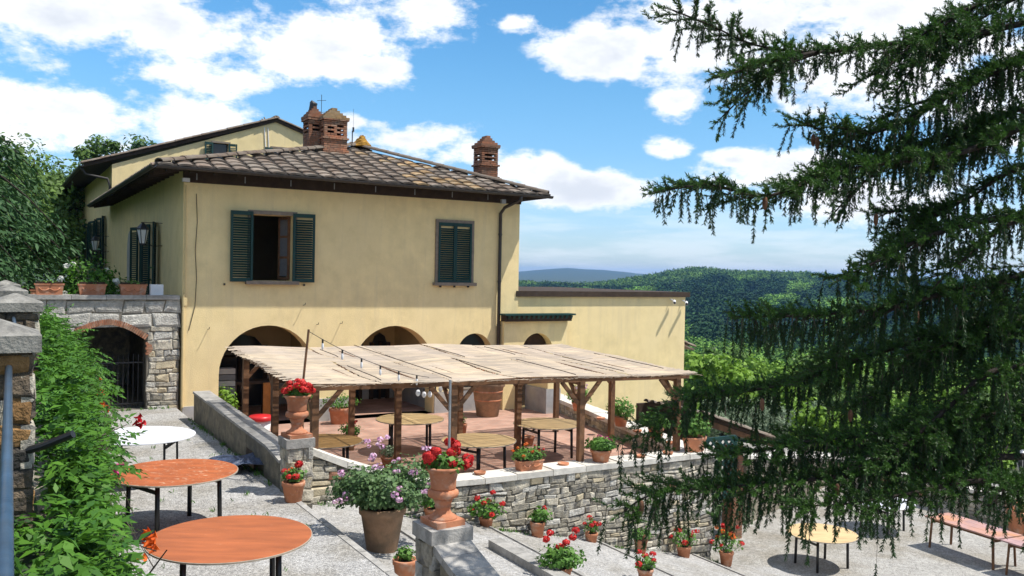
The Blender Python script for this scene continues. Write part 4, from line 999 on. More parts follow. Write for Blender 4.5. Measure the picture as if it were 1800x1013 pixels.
# fringe of loose reeds on the front and left edges
fr = MB()
for k in range(260):
    a = random.random(); p = SR(a, -.012 + random.uniform(-.004, .01)); q = p + Vector((random.uniform(-.25, .25), random.uniform(-.02, .02), random.uniform(-.035, .02)))
    fr.tube([p, q], .0045, 3, False, a=random.random() + .01)
for k in range(120):
    b = random.random(); p = SR(0, b); q = p + Vector((random.uniform(-.14, -.02), random.uniform(-.05, .05), random.uniform(-.10, .02)))
    fr.tube([p, q], .0045, 3, False, a=random.random() + .01)
fr.build('loose_reeds', 'reed', pg)['kind'] = 'stuff'

# string lights
def cat(p, q, sag, n): return [Vector(p).lerp(Vector(q), k / n) - Vector((0, 0, sag * 4 * (k / n) * (1 - k / n))) for k in range(n + 1)]
def string_lights(label, p, q, sag, nb, r=.045):
    t = root('string_light', label, 'string lights', 0, 0, 0, group='string lights of the pergola'); pts = cat(p, q, sag, 24)
    MB().tube(pts, .005, 4, False).build('cable', 'wire', t)
    for k in range(nb):
        c = Vector(p).lerp(Vector(q), (k + .7) / (nb + .4)); f = (k + .7) / (nb + .4); c.z -= sag * 4 * f * (1 - f)
        s = MB().tube([c, c - Vector((0, 0, .06))], .016, 7).build('socket', 'black_paint', t)
        b = MB(); b.lathe([(.012, -.05), (r * .7, -.07), (r, -.11), (r * .8, -.15), (.008, -.17)], 10, tuple(c)); b.build('bulb', 'white_plastic', t, True)
string_lights('string of round bulbs sagging below the front beam by the first courtyard table', (2.3, -8.8, 1.50), (4.3, -6.4, 1.46), .22, 7)
string_lights('string of small bulbs strung along the middle beam of the pergola', (.6, -6.35, 1.45), (8.4, -6.35, 1.30), .12, 16, .022)
string_lights('string of small bulbs along the back beam of the pergola', (.7, -4.0, 1.5), (8.4, -4.0, 1.38), .1, 16, .022)
string_lights('cable with dark bulbs running down from the leaning pole over the reed mats', (.40, -8.85, 2.46), (2.55, -8.9, 1.62), .12, 6, .022)
sp_ = solo('leaning_pole', MB().tube([(.31, -8.9, .4), (.31, -8.88, 1.64), (.40, -8.85, 2.49)], .020, 8), 'brown_wood', 'thin leaning bamboo pole rising above the reed mats at the pergola corner', 'pole', 0, 0, 0)

# ================================================================== tables
def round_table(label, x, y, z, R, mat, group, rz=0, edge='table_edge', legr=.03):
    t = root('round_table', label, 'table', x, y, z, rz, group, world=True)
    n = 64; tp = MB(); tp.lathe([(R - .012, .725), (R - .002, .729), (R - .002, .749), (R - .010, .752)], n); tp.build('tabletop', mat, t)
    MB().lathe([(R, .728), (R + .006, .73), (R + .006, .746), (R, .748)], n).build('edge_band', edge, t)
    lw = R * .55
    for sx in (-1, 1):
        for sy in (-1, 1):
            MB().tube([(sx * lw, sy * lw * .8, .72), (sx * lw * 1.02, sy * lw * .84, 0.0)], legr, 10).build('leg', 'black_paint', t, True)
        MB().bar((sx * lw, -lw * .8, .60), (sx * lw, lw * .8, .60), .03, .045).build('cross_bar', 'black_paint', t)
        MB().bar((sx * lw, 0, .60), (sx * lw * .25, 0, .72), .02, .03).build('brace', 'black_paint', t)
    for sy in (-1, 1): MB().bar((-lw, sy * lw * .8, .70), (lw, sy * lw * .8, .70), .035, .05).build('apron_bar', 'black_paint', t)
    return t
p = on_z(405, 944, .75); round_table('large round table with plain bright orange top, foremost on the gravel', p.x, p.y, 0, .80, 'table_orange', None, .35)
p = on_z(413, 831, .75); round_table('round orange table with scuffed top and pale metal edge beside the blue tarpaulin', p.x - .80, p.y, 0, .80, 'table_scuffed', None, .9)
p = on_z(338, 766, .75); round_table('white plastic round table near the iron gate', p.x - .80, p.y, 0, .80, 'table_white', None, .1, 'table_white', .018)
CT = 'bare plywood round tables in the courtyard'
for (u, v, mt, lab, rz, R) in ((4.09, -4.68, 'table_ply', 'plywood round table in front of the wide second arch', .2, .76), (6.62, -6.48, 'table_ply', 'plywood round table nearest the low parapet and yellow wing', .5, .76), (4.30, -7.55, 'table_ply', 'plywood round table next to the stone coping with flower boxes', .9, .74), (1.55, -6.35, 'table_brown', 'darker brown round table behind the first urn', .3, .72)):
    q = P(u, v, 0); round_table(lab, q.x, q.y, -.6, R, mt, CT, rz, 'table_edge')
q = (on_z(1384, 935, -2.25) + on_z(1506, 938, -2.25)) / 2; round_table('pale yellow round table alone on the lower gravel yard', q.x, q.y, -3.0, .77, 'table_ply', None, .4)
q = on_z(1552, 882, -2.25); round_table('white topped round table in the lower yard behind the spruce branches', q.x, q.y, -3.0, .77, 'table_white', None, .7)
def trestle(label, x, y, rz):
    t = root('trestle_table', label, 'table', x, y, -3.0, rz, 'long tables in the lower yard', world=True)
    for k in (-1, 0, 1): MB().box((0, k * .27, .735), (1.98, .262, .03)).build('plank', 'table_mauve', t)
    for sx in (-1, 1):
        for sy in (-1, 1): MB().bar((sx * .82, sy * .34, .72), (sx * .86, sy * .36, 0), .045, .045).build('leg', 'brown_wood', t)
        MB().bar((sx * .83, -.34, .64), (sx * .83, .34, .64), .03, .06).build('cross_bar', 'brown_wood', t)
    for sy in (-1, 1): MB().box((0, sy * .33, .69), (1.7, .03, .06)).build('apron', 'brown_wood', t)
a_, b_, c_, d_ = [on_z(*q, -2.25) for q in ((1649, 916), (1753, 949), (1779, 932), (1660, 898))]
ctr = (a_ + b_ + c_ + d_) / 4; dr_ = (b_ - a_).normalized(); ang_ = atan2(dr_.y, dr_.x)
trestle('long mauve plank table near the yard wall', ctr.x, ctr.y, ang_)
c2_ = ctr + dr_ * 2.05; trestle('second long mauve plank table, end to end with the other away from the wall lantern', c2_.x, c2_.y, ang_ + .02)

# ================================================================== pots and flowers
def leaf_cloud(parent, name, mat, centre, rad, n, size, up=.35, squash=1.0, wd=.85, shell=.55):
    d = rdir(n); d[:, 2] = np.abs(d[:, 2]) * 1.0 - .25; d = unit(d)
    rr = (shell + (1 - shell) * RNG.random(n) ** .6)[:, None] * (1 + .18 * np.sin(d[:, :1] * 5 + d[:, 1:2] * 7))
    C = np.array(centre) + d * rr * np.array(rad)
    nr = unit(d * .8 + np.array([0, 0, up]) + RNG.normal(size=(n, 3)) * .45); ax = unit(np.cross(nr, rdir(n)))
    s = size * RNG.uniform(.6, 1.25, n)
    V_, F_ = leaves(C, ax, nr, s, s * wd, .12)
    return mesh_np(name, V_, F_, mat, parent, np.clip(RNG.random(n) * .8 + (d[:, 2] * .3), 0, 1))
def flower_head(parent, mat, c, r, n=26):
    d = rdir(n); C = np.array(c) + d * r * np.array([1, 1, .75]); ax = unit(np.cross(d, rdir(n)))
    V_, F_ = leaves(C, ax, d, r * 1.0, r * .8, .1); return mesh_np('flower_head', V_, F_, mat, parent, RNG.random(n))
def pot_body(t, kind, dia, h):
    r = dia / 2
    if kind == 'round': MB().lathe([(r * .68, 0), (r * .72, .01), (r * .93, h * .78), (r * .95, h * .78), (r, h * .80), (r * 1.02, h * .97), (r * .98, h), (r * .86, h), (r * .84, h * .9)], 28).build('pot', 'terracotta', t, True)
    elif kind == 'old': MB().lathe([(r * .62, 0), (r * .66, .02), (r * .93, h * .82), (r * 1.02, h * .86), (r * 1.03, h * .97), (r, h), (r * .88, h), (r * .86, h * .9)], 32).build('pot', 'terracotta_old', t, True)
    elif kind == 'oval':
        MB().lathe([(r * .80, 0), (r * .82, .01), (r * .97, h * .78), (r * 1.03, h * .80), (r * 1.04, h * .97), (r, h), (r * .88, h), (r * .86, h * .9)], 32, sx=1.25, sy=.8).build('pot', 'terracotta', t, True)
    elif kind == 'box':
        p = MB(); L_, D_ = dia, dia * .42
        for (z0, z1, f0, f1) in ((0, h * .86, .88, .98), (h * .86, h, 1.04, 1.05)):
            q = [(-L_ / 2 * f0, -D_ / 2 * f0, z0), (L_ / 2 * f0, -D_ / 2 * f0, z0), (L_ / 2 * f0, D_ / 2 * f0, z0), (-L_ / 2 * f0, D_ / 2 * f0, z0), (-L_ / 2 * f1, -D_ / 2 * f1, z1), (L_ / 2 * f1, -D_ / 2 * f1, z1), (L_ / 2 * f1, D_ / 2 * f1, z1), (-L_ / 2 * f1, D_ / 2 * f1, z1)]
            p.add(q, [(0, 1, 5, 4), (1, 2, 6, 5), (2, 3, 7, 6), (3, 0, 4, 7), (4, 5, 6, 7), (3, 2, 1, 0)])
        p.build('pot', 'terracotta', t)
        sw = MB()
        for s in (-1, 1):
            sw.tube([(s * L_ * .36, -D_ * .475, h * .62), (s * L_ * .26, -D_ * .485, h * .42), (s * L_ * .13, -D_ * .485, h * .40), (0, -D_ * .49, h * .58)], .014, 6)
        sw.build('garland', 'terracotta', t, True)
    if kind != 'box': MB().lathe([(r * .8, h * .88), (r * .5, h * .91), (.01, h * .92)], 16, sx=1.2 if kind == 'oval' else 1, sy=.78 if kind == 'oval' else 1).build('soil', 'soil', t)
    else: MB().box((0, 0, h * .95 + .03), (dia * .9, dia * .36, .06)).build('soil', 'soil', t)
def potted(label, u, v, z, kind, dia, h, fr, fh, nleaf, lsize, flowers, fmat, leafmat='leaf_geranium', group=None, name='potted_plant', rz=0, froot=.0, fsz=.05, off=(0, 0), cat='potted plant'):
    t = root(name, label, cat, u, v, z, rz, group); pot_body(t, kind, dia, h)
    sx = 1.5 if kind in ('box', 'oval') else 1
    if nleaf:
        leaf_cloud(t, 'foliage', leafmat, (off[0], off[1], h + fh * .30), (fr * sx, fr, fh * .7), nleaf, lsize)
        leaf_cloud(t, 'foliage', leafmat, (off[0], off[1], h + fh * .15), (fr * sx * .6, fr * .6, fh * .5), nleaf // 3, lsize)
        st = MB()
        for k in range(8):
            a = random.uniform(0, 2 * pi); q = random.uniform(.3, .8); st.tube([(0, 0, h * .9), (off[0] + fr * sx * q * cos(a), off[1] + fr * q * sin(a), h + fh * random.uniform(.3, .8))], .006, 5, False)
        st.build('stem', 'leaf_green', t)
    for k in range(flowers):
        a = 2 * pi * (k / max(1, flowers)) + random.uniform(-.5, .5); q = random.uniform(.35, 1.05); e = random.uniform(.55, 1.12) if q < .8 else random.uniform(.3, .85)
        c = (off[0] + fr * sx * q * cos(a), off[1] + fr * q * sin(a), h + fh * e + .02)
        fh_ = flower_head(t, fmat if isinstance(fmat, str) else random.choice(fmat), c, fsz * random.uniform(.7, 1.2))
        MB().tube([(c[0] * .5, c[1] * .5, h + .02), (c[0], c[1], c[2] - .02)], .004, 4, False).build('flower_stem', 'leaf_green', t)
    return t
GR = 'red geranium pots lining the ramp wall'
def rz_(u): return ramp_z(u) - .02
potted('bushy red geranium in a small pot, first along the ramp wall from the second urn', 3.45, -9.42, rz_(3.45), 'round', .26, .24, .30, .34, 260, .07, 8, 'petal_red', group=GR)
potted('terracotta pot with pale foliage and one pink bloom against the ramp wall', 4.55, -9.38, rz_(4.55), 'round', .28, .30, .20, .24, 160, .07, 1, 'petal_red', off=(.05, 0), group=GR)
potted('small tapering pot with sparse red geranium against the ramp wall', 5.78, -9.36, rz_(5.78), 'round', .24, .24, .14, .30, 70, .06, 5, 'petal_red', group=GR)
potted('plain pot half hidden by the hanging spruce tip at the foot of the ramp wall', 6.95, -9.40, rz_(6.95), 'round', .27, .28, .2, .22, 140, .06, 0, 'petal_red', group=GR)
potted('red geranium pot with trailing blooms beside the drooping spruce curtain', 8.05, -9.42, rz_(8.05), 'round', .30, .28, .28, .34, 130, .06, 8, 'petal_red', group=GR)
potted('tall red geranium with many blooms at the bottom corner of the stone wall', 9.25, -9.40, rz_(9.25), 'round', .30, .30, .32, .46, 170, .06, 14, ['petal_red', 'petal_orange'], group=GR)
potted('small pot with green foliage behind the second urn at the wall foot', 2.42, -9.42, rz_(2.42), 'round', .32, .26, .24, .40, 220, .07, 2, 'petal_pink', group=GR)
potted('red geranium in a terracotta pot at the foot of the first urn pier', -.14, -9.93, 0, 'round', .34, .30, .17, .22, 150, .06, 7, ['petal_red', 'petal_orange'])
potted('small green succulent in a plain terracotta pot on the ramp edge', .28, -13.1, rz_(.28) - .06, 'round', .30, .28, .12, .14, 120, .05, 0, 'petal_red')
tb_ = potted('large old pot overflowing with pink and lilac flowering shrub on the ramp', .55, -11.72, rz_(.55) - .05, 'old', .62, .62, .60, .52, 2600, .062, 0, 'petal_pink', 'leaf_rose')
leaf_cloud(tb_, 'foliage', 'leaf_rose', (.45, .10, .80), (.45, .45, .42), 1100, .06); leaf_cloud(tb_, 'foliage', 'leaf_rose', (-.35, .0, .85), (.38, .4, .34), 800, .06)
for (x, y, z) in ((-.12, -.1, 1.36), (.02, .2, 1.52), (.10, -.2, 1.30), (.2, 0, 1.38), (.3, -.25, 1.22), (.05, -.45, 1.15), (-.05, -.55, 1.02), (-.6, -.2, 1.02), (-.72, -.1, .95), (-.5, .1, 1.22), (.55, 0, 1.22), (.62, -.15, 1.05), (.8, 0, .86), (.45, -.4, 1.0), (.12, .3, 1.62), (-.1, .3, 1.56), (-.15, .2, 1.42), (.75, .2, 1.42), (.82, .1, 1.36)):
    [flower_head(tb_, 'petal_pink', (x + random.uniform(-.06, .06), y + random.uniform(-.06, .06), z - .14 + random.uniform(-.05, .05)), random.uniform(.028, .055), 18) for _ in range(2)]
fgp = potted('red geranium bush in the drain strip below the ramp kerb', 2.95, -12.5, ramp_z(2.95) - .02, 'round', .34, .24, .32, .30, 420, .07, 0, 'petal_red')
for (x, y, z) in ((-.26, 0, .66), (-.12, .1, .70), (.02, -.1, .60), (-.02, 0, .52), (.2, .0, .62), (.32, .1, .68)): flower_head(fgp, 'petal_red', (x, y, z), .055, 34)
potted('small red geranium pot lower down the ramp, seen at its flower tips', 5.0, -11.9, ramp_z(5.0), 'round', .26, .22, .18, .22, 120, .06, 5, 'petal_red')
# on the courtyard coping
potted('long terracotta box with orange and red flowers on the courtyard coping', 4.62, -8.93, -.2, 'box', .52, .19, .22, .24, 420, .05, 10, ['petal_orange', 'petal_red'], fsz=.03, cat='flower box', name='flower_box')
potted('round ribbed pot with dense green geranium on the courtyard coping', 6.28, -8.93, -.2, 'round', .42, .24, .30, .24, 420, .07, 0, 'petal_red')
potted('pot of magenta geranium standing on the courtyard floor behind the coping', 7.0, -8.0, -.6, 'round', .34, .40, .2, .24, 160, .06, 9, 'petal_magenta', fsz=.045)
potted('big oval terracotta pot with leafy shrub on the coping corner', 8.72, -8.93, -.2, 'oval', .46, .30, .26, .52, 420, .08, 0, 'petal_red')
potted('low pot with pink flowering plant at the far end of the parapet', 9.60, -3.45, -.2, 'round', .40, .24, .34, .46, 420, .06, 12, 'petal_pink', fsz=.04)
potted('leafy green potted plant in the middle of the parapet', 9.16, -5.85, -.2, 'round', .36, .24, .34, .46, 420, .07, 0, 'petal_red')
potted('leafy potted plant on the parapet under the drooping spruce tip', 8.92, -7.45, -.2, 'round', .36, .24, .32, .34, 420, .07, 0, 'petal_red')
SG = 'empty terracotta saucers on the coping'
for (u, v, lab) in ((3.62, -8.85, 'courtyard coping'), (5.42, -8.9, 'courtyard coping'), (7.25, -8.95, 'courtyard coping'), (7.98, -8.95, 'courtyard coping'), (9.30, -4.85, 'parapet coping'), (9.02, -6.66, 'parapet coping'), (8.76, -8.15, 'parapet coping')):
    s = MB().lathe([(.075, 0), (.10, .012), (.115, .05), (.105, .05), (.09, .02), (.01, .016)], 20); solo('plant_saucer', s, 'terracotta', 'small empty terracotta saucer on the ' + lab, 'saucer', u, v, -.198, group=SG + (' of the parapet' if 'parapet' in lab else ''), smooth=True)
# inside the courtyard
potted('wide oval planter with leafy herbs against the grey plinth between the arches', 3.95, -.55, -.6, 'oval', .52, .42, .34, .36, 380, .06, 0, 'petal_red')
tp = potted('very large banded terracotta pot with dark evergreen shrub under the pergola', 8.12, -1.05, -.6, 'old', .95, 1.0, .5, .55, 900, .07, 0, 'petal_red', 'leaf_oak'); tp.children[0].data.materials[0] = MATS['terracotta']
for z, r_ in ((.45, .384), (.70, .424)): MB().lathe([(r_, z), (r_ + .014, z + .02), (r_ + .004, z + .04)], 32).build('band', 'terracotta', tp, True)
potted('pot of dark red leafy plant at the foot of a back pergola post', 3.1, -3.55, -.6, 'round', .34, .28, .26, .26, 260, .06, 6, 'petal_red', fsz=.03)
potted('small dark pot with a thin plant by the back post near the big pot', 5.9, -3.7, -.6, 'round', .30, .36, .12, .22, 60, .06, 0, 'petal_red')
potted('small pot with silvery plant on the floor beside the brown table', 3.05, -6.0, -.6, 'round', .36, .24, .2, .24, 180, .05, 0, 'petal_red', 'leaf_olive')
potted('terracotta pot under the plywood table by the parapet', 6.9, -5.2, -.6, 'round', .34, .22, .0, .0, 0, .06, 0, 'petal_red')
potted('leafy pot plant in the mouth of the first arch', 1.15, .35, -.6, 'round', .40, .36, .3, .66, 380, .09, 0, 'petal_red', 'leaf_bright')
potted('trailing plant at the courtyard foot of the low rendered wall', .55, -8.4, -.6, 'round', .34, .36, .28, .4, 240, .05, 0, 'petal_red')
bn = root('red_bin', 'clear plastic bin with a bright red lid just inside the courtyard', 'bin', 1.55, -1.6, -.6)
MB().lathe([(.18, 0), (.20, .02), (.25, .42)], 24).build('tub', 'white_plastic', bn, True); MB().lathe([(.28, .42), (.29, .43), (.29, .50), (.26, .53), (.02, .55)], 24).build('lid', 'red_plastic', bn, True)
sh = root('loggia_cupboard', 'dark wooden sideboard standing in the first arch', 'cupboard', 2.5, 1.2, -.6)
MB().box((0, 0, 1.0), (2.2, .5, .08)).build('top', 'dark_wood', sh)
for x in (-1.05, -.1, 1.05): MB().box((x, 0, .48), (.08, .46, .96)).build('leg', 'dark_wood', sh)
bd = solo('orange_board', MB().box((0, 0, .5), (.2, .03, 1.0)), 'orange_wood', 'upright orange wooden board below the sideboard in the first arch', 'board', 2.35, .85, -.6)
cr = root('crate_stack', 'stack of grey plastic crates at the left jamb of the first arch', 'crates', 1.22, .9, -.6)
for k in range(5): MB().box((0, 0, .72 + k * .16), (.52, .36, .14)).build('crate', 'curtain' if k % 2 else 'plinth', cr)
MB().box((0, 0, .32), (.54, .38, .64)).build('stand', 'dark_wood', cr)

# urns
def urn(label, u, v, z, s, fl):
    t = root('garden_urn', label, 'urn', u, v, z, .1, 'terracotta urns on the piers')
    MB().box((0, 0, .03), (.37 * s, .37 * s, .06)).build('base', 'terracotta', t)
    MB().lathe([(a * s, b * s) for a, b in ((.165, .06), (.16, .085), (.105, .12), (.082, .16), (.088, .19), (.10, .20), (.088, .215), (.105, .26), (.125, .30))], 32).build('stem', 'terracotta', t, True)
    MB().lathe([(a * s, b * s) for a, b in ((.125, .30), (.16, .315), (.172, .345), (.165, .385), (.14, .40))], 40, flute=.045).build('gadroon', 'terracotta', t, True)
    MB().lathe([(a * s, b * s) for a, b in ((.14, .40), (.145, .42), (.148, .50), (.165, .58), (.195, .62), (.215, .63), (.215, .655), (.19, .66), (.17, .62))], 40).build('bowl', 'terracotta', t, True)
    MB().lathe([(.17 * s, .62 * s), (.1, .63 * s), (.01, .635 * s)], 16).build('soil', 'soil', t)
    leaf_cloud(t, 'foliage', 'leaf_geranium', (0, 0, .66 * s), (.20, .20, .13), 260, .07)
    for (x, y, q) in fl: flower_head(t, 'petal_red', (x * .9, y * .9, .63 * s + q * .68), random.uniform(.048, .07), 40)
    return t
urn('fluted terracotta urn full of red geraniums on the pier by the pergola corner', .06, -9.40, .86, 1.0, [(-.18, -.1, .22), (-.08, -.15, .28), (.04, -.16, .30), (.15, -.1, .26), (.22, 0, .20), (0, 0, .34), (-.1, .1, .30), (.12, .12, .30), (.24, -.06, .12), (-.22, 0, .14), (.0, -.22, .20), (.1, -.2, .16)])
urn('fluted terracotta urn with red geraniums on the pier at the head of the ramp', 0.0, -14.66, .86, .91, [(-.22, -.05, .22), (-.20, 0, .13), (-.16, -.08, .30), (.04, -.1, .26), (.18, .05, .32), (.2, .1, .2), (.26, -.1, .06), (.3, -.05, .12), (.02, -.15, .12), (.14, .1, .36), (.28, 0, 0)])
solo('metal_pole', MB().tube([(0, 0, 0), (.0, 0, .95)], .014, 8), 'galv', 'thin galvanised pole standing in the urn at the head of the ramp', 'pole', .04, -14.70, 1.40)
# planters on the terrace wall
PG = 'garlanded terracotta planters on the terrace wall'
for (u, v, lab, nl) in ((-2.9, .22, 'garlanded terracotta planter on the terrace wall nearest the piers', 40), (-2.0, .22, 'garlanded terracotta planter in the middle of the terrace wall', 50), (-1.1, .22, 'garlanded terracotta planter on the terrace wall nearest the villa corner', 60)):
    potted(lab, u, v, 2.77, 'box', .60, .26, .16, .10, nl, .05, 0, 'petal_red', group=PG, name='planter', cat='planter')
for (u, v, lab) in ((-3.35, 2.6, 'terracotta planter further back on the terrace beside the last pier'), (-2.3, 3.2, 'terracotta planter further back on the terrace behind the white flowering shrub')):
    potted(lab, u, v, 2.55, 'box', .62, .28, .16, .10, 50, .05, 0, 'petal_red', name='planter', cat='planter')
    solo('planter_plinth', MB().box((0, 0, .3), (.6, .35, .6)).box((0, 0, .57), (.66, .4, .06)), 'coping_grey', 'low stone plinth under the rear terrace planter, ' + ('beside the last pier' if u < -3 else 'behind the white flowering shrub'), 'plinth', u, v, 1.95)
wf = root('hydrangea_shrub', 'shrub with white flower heads behind the terrace planters', 'shrub', -1.95, 1.6, 1.95)
leaf_cloud(wf, 'foliage', 'leaf_green', (0, 0, .75), (.75, .7, .95), 1500, .10); leaf_cloud(wf, 'foliage', 'leaf_oak', (.7, .3, .6), (.6, .6, .6), 700, .09)
MB().tube([(0, 0, 0), (0, 0, .6), (.1, 0, 1.0)], [.05, .04, .02], 7).build('stem', 'bark', wf)
for k in range(13):
    a = random.uniform(0, 2 * pi); flower_head(wf, 'petal_white', (.7 * cos(a), .65 * sin(a) - .1, random.uniform(.75, 1.6)), random.uniform(.05, .08), 30)
rf = potted('red flowering pot on a stand by the dark shuttered door', -.5, 3.0, 2.35, 'round', .4, .2, .3, .14, 160, .06, 10, 'petal_red', fsz=.04)
solo('flower_stand', MB().lathe([(.15, 0), (.16, .02), (.06, .05), (.05, .36), (.17, .40), (.01, .402)], 16), 'terracotta_old', 'small stand holding the red flowers by the shuttered door', 'stand', -.5, 3.0, 1.95)
# ================================================================== lean-to shed, lattice, yard wall
ld = root('lean_to', 'low tiled lean-to roof on a brick pillar beyond the courtyard parapet', 'shed', 0, 0, 0)
q0, q1 = Vector((10.45, -6.9, .22)), Vector((12.95, -7.0, -.60))
rfm = MB().prism([(q0.x, q0.z), (q1.x, q1.z), (q1.x, q1.z - .08), (q0.x, q0.z - .08)], 'y', -7.3, -5.2).build('roof', 'dark_wood', ld)
lt = MB()
for k in range(9): tile_row(lt, (q1.x + .05, -7.32 + k * .255, q1.z + .02), (q0.x, -7.32 + k * .255, q0.z + .02))
lt.build('roof_tiles', 'tile', rfm)['kind'] = 'stuff'
MB().prism([(q0.x, q0.z - .09), (q1.x, q1.z - .09), (q1.x, q1.z - .20), (q0.x, q0.z - .24)], 'y', -7.28, -7.18).build('edge_beam', 'brown_wood', ld)
z = -3.0
pil = MB()
while z < -.72:
    for s in (0, 1):
        off = (int((z + 3) / .066) % 2)
        for (dx, dy, a, b) in ((-.09, 0, .165, .35), (.09, 0, .165, .35)) if off else ((0, -.09, .35, .165), (0, .09, .35, .165)):
            pil.box((11.85 + dx, -6.95 + dy, z + .03), (a, b, .055), a=random.random() * .6)
        break
    z += .066
pil.build('brick_pillar', 'brick', ld)['kind'] = 'stuff'
MB().box((11.85, -6.95, -1.85), (.32, .32, 2.3)).build('pillar_core', 'mortar', ld)
MB().box((11.0, -5.2, -1.4), (1.6, .12, 3.2)).build('back_wall', 'dark_wood', ld)
lat = root('lattice_screen', 'dark green diagonal lattice screen beside the end of the stone wall', 'lattice', 9.2, -8.3, -1.5)
L0, L1 = 1.35, 1.35
fx = MB(); fx.box((L0 / 2, 0, 0), (L0, .05, .07)); fx.box((L0 / 2, 0, L1), (L0, .05, .07)); fx.box((0, 0, L1 / 2), (.07, .05, L1)); fx.box((L0, 0, L1 / 2), (.07, .05, L1)); fx.build('frame', 'green_paint', lat)
for s in (1, -1):
    for k in range(-7, 8):
        c = k * .19; pts = []
        for t in np.linspace(0, L0, 40):
            zz = (t + c) if s > 0 else (L1 - t - c)
            if 0 <= zz <= L1: pts.append((t, zz))
        if len(pts) > 2: MB().bar((pts[0][0], .012 * s, pts[0][1]), (pts[-1][0], .012 * s, pts[-1][1]), .012, .06).build('slat', 'green_paint', lat)
yw = root('yard_wall', 'stone boundary wall with pale coping round the lower gravel yard', 'stone wall', 19.25, -4.0, -3.0, -pi / 2)
rubble(yw, 0, 8.5, lambda x: .70, lambda x: 0.0, -.2, (.14, .24), (.22, .5), RUB, keep=260, prot=.03)
MB().box((4.25, 0, .33), (8.5, .36, .72)).build('core', 'mortar', yw)
x = 0
while x < 8.45:
    L_ = min(random.uniform(.7, 1.1), 8.5 - x); MB().box((x + L_ / 2, 0, .75), (L_ - .012, .46, .10)).build('coping_slab', 'coping', yw); x += L_
yb = root('sloping_wall', 'low rendered wall with sloping coping running from the lean-to pillar to the yard wall', 'wall', 12.9, -6.2, -3.0, .34)
MB().prism([(0, 0), (6.7, 0), (6.7, .75), (0, 1.75)], 'y', -.14, .14).build('wall', 'wall_render', yb); MB().prism([(-.04, 1.75), (6.7, .75), (6.7, .83), (-.04, 1.83)], 'y', -.19, .19).build('coping', 'coping', yb)
for (x, y, lab) in ((1563, 872, 'large terracotta pot at the yard wall behind the white table'), (1790, 938, 'terracotta pot with dry plant by the end of the yard wall')):
    q = to_uv(on_z(x, y, -3)); potted(lab, q.x, q.y, -3, 'old' if x < 1700 else 'round', .6, .6, .3, .3, 160, .07, 0, 'petal_red').children[0].data.materials[0] = MATS['terracotta']
q = on_z(1795, 905, -3.0); lp = root('yard_lamp', 'grey lantern on a short post by the yard wall', 'lamp', q.x, q.y, -3, world=True)
MB().tube([(0, 0, 0), (0, 0, 1.25)], .04, 8).build('post', 'iron', lp); MB().lathe([(.10, 1.25), (.19, 1.62)], 6).build('glass', 'glass_dark', lp)
MB().lathe([(.25, 1.62), (.25, 1.66), (.12, 1.78), (.02, 1.82)], 6).build('hood', 'galv', lp)
fb_ = MB()
for k in range(6): a = 2 * pi * k / 6; fb_.bar((.105 * cos(a), .105 * sin(a), 1.25), (.195 * cos(a), .195 * sin(a), 1.62), .02)
fb_.build('frame', 'galv', lp)

# ================================================================== trees
def tree(name, label, base, H, R, leafmat, nl, ls, trunk_r=.12, ncl=26, group=None, flat=.8, crown0=.35, cat='tree', wd=.7):
    t = root(name, label, cat, base[0], base[1], base[2], random.uniform(0, 6), group, world=True)
    zc = H * (crown0 + 1) / 2; hz_ = H * (1 - crown0) / 2
    cl = rdir(ncl) * (RNG.random((ncl, 1)) ** .35); cl = cl * np.array([R * .82, R * .82, hz_ * .82]) + np.array([0, 0, zc])
    k = RNG.integers(0, ncl, nl); cr = RNG.uniform(.22, .42, ncl) * min(R, hz_ * 1.2)
    d = rdir(nl); C = cl[k] + d * (cr[k][:, None] * (RNG.random((nl, 1)) ** .45)) * np.array([1.15, 1.15, .8])
    nr = unit(d * .9 + np.array([0, 0, .5]) + RNG.normal(size=(nl, 3)) * .5); ax = unit(np.cross(nr, rdir(nl))); s = ls * RNG.uniform(.6, 1.3, nl)
    V_, F_ = leaves(C, ax, nr, s, s * wd, .15)
    cro = mesh_np('crown', V_, F_, leafmat, t, np.clip(RNG.random(nl) * .7 + RNG.random(ncl)[k] * .5 - .1, 0, 1))
    tr = MB(); tr.tube([(0, 0, -.3), (.03 * H, 0, H * .3), (-.02 * H, .02 * H, H * .6), (0, 0, H * .85)], [trunk_r * 1.3, trunk_r, trunk_r * .6, trunk_r * .2], 8)
    tr.build('trunk', 'bark', t, True)
    lm = MB()
    for i in range(min(ncl, 14)): lm.tube([(0, 0, H * random.uniform(.25, .6)), Vector(cl[i]) * .6 + Vector((0, 0, H * .18)), tuple(cl[i])], [trunk_r * .45, trunk_r * .25, trunk_r * .08], 5, False)
    lm.build('limbs', 'bark', t, True)
    return t
def tree_px(name, label, x, ytop, d, R, mat, nl, ls, **k):
    top = at_depth(x, ytop, d); zb = k.pop('zb', None); zb = terrain_z(top.x, top.y) if zb is None else zb
    return tree(name, label, (top.x, top.y, zb), top.z - zb, R, mat, nl, ls, **k)
BG = 'broadleaf trees on the slope below the wing'
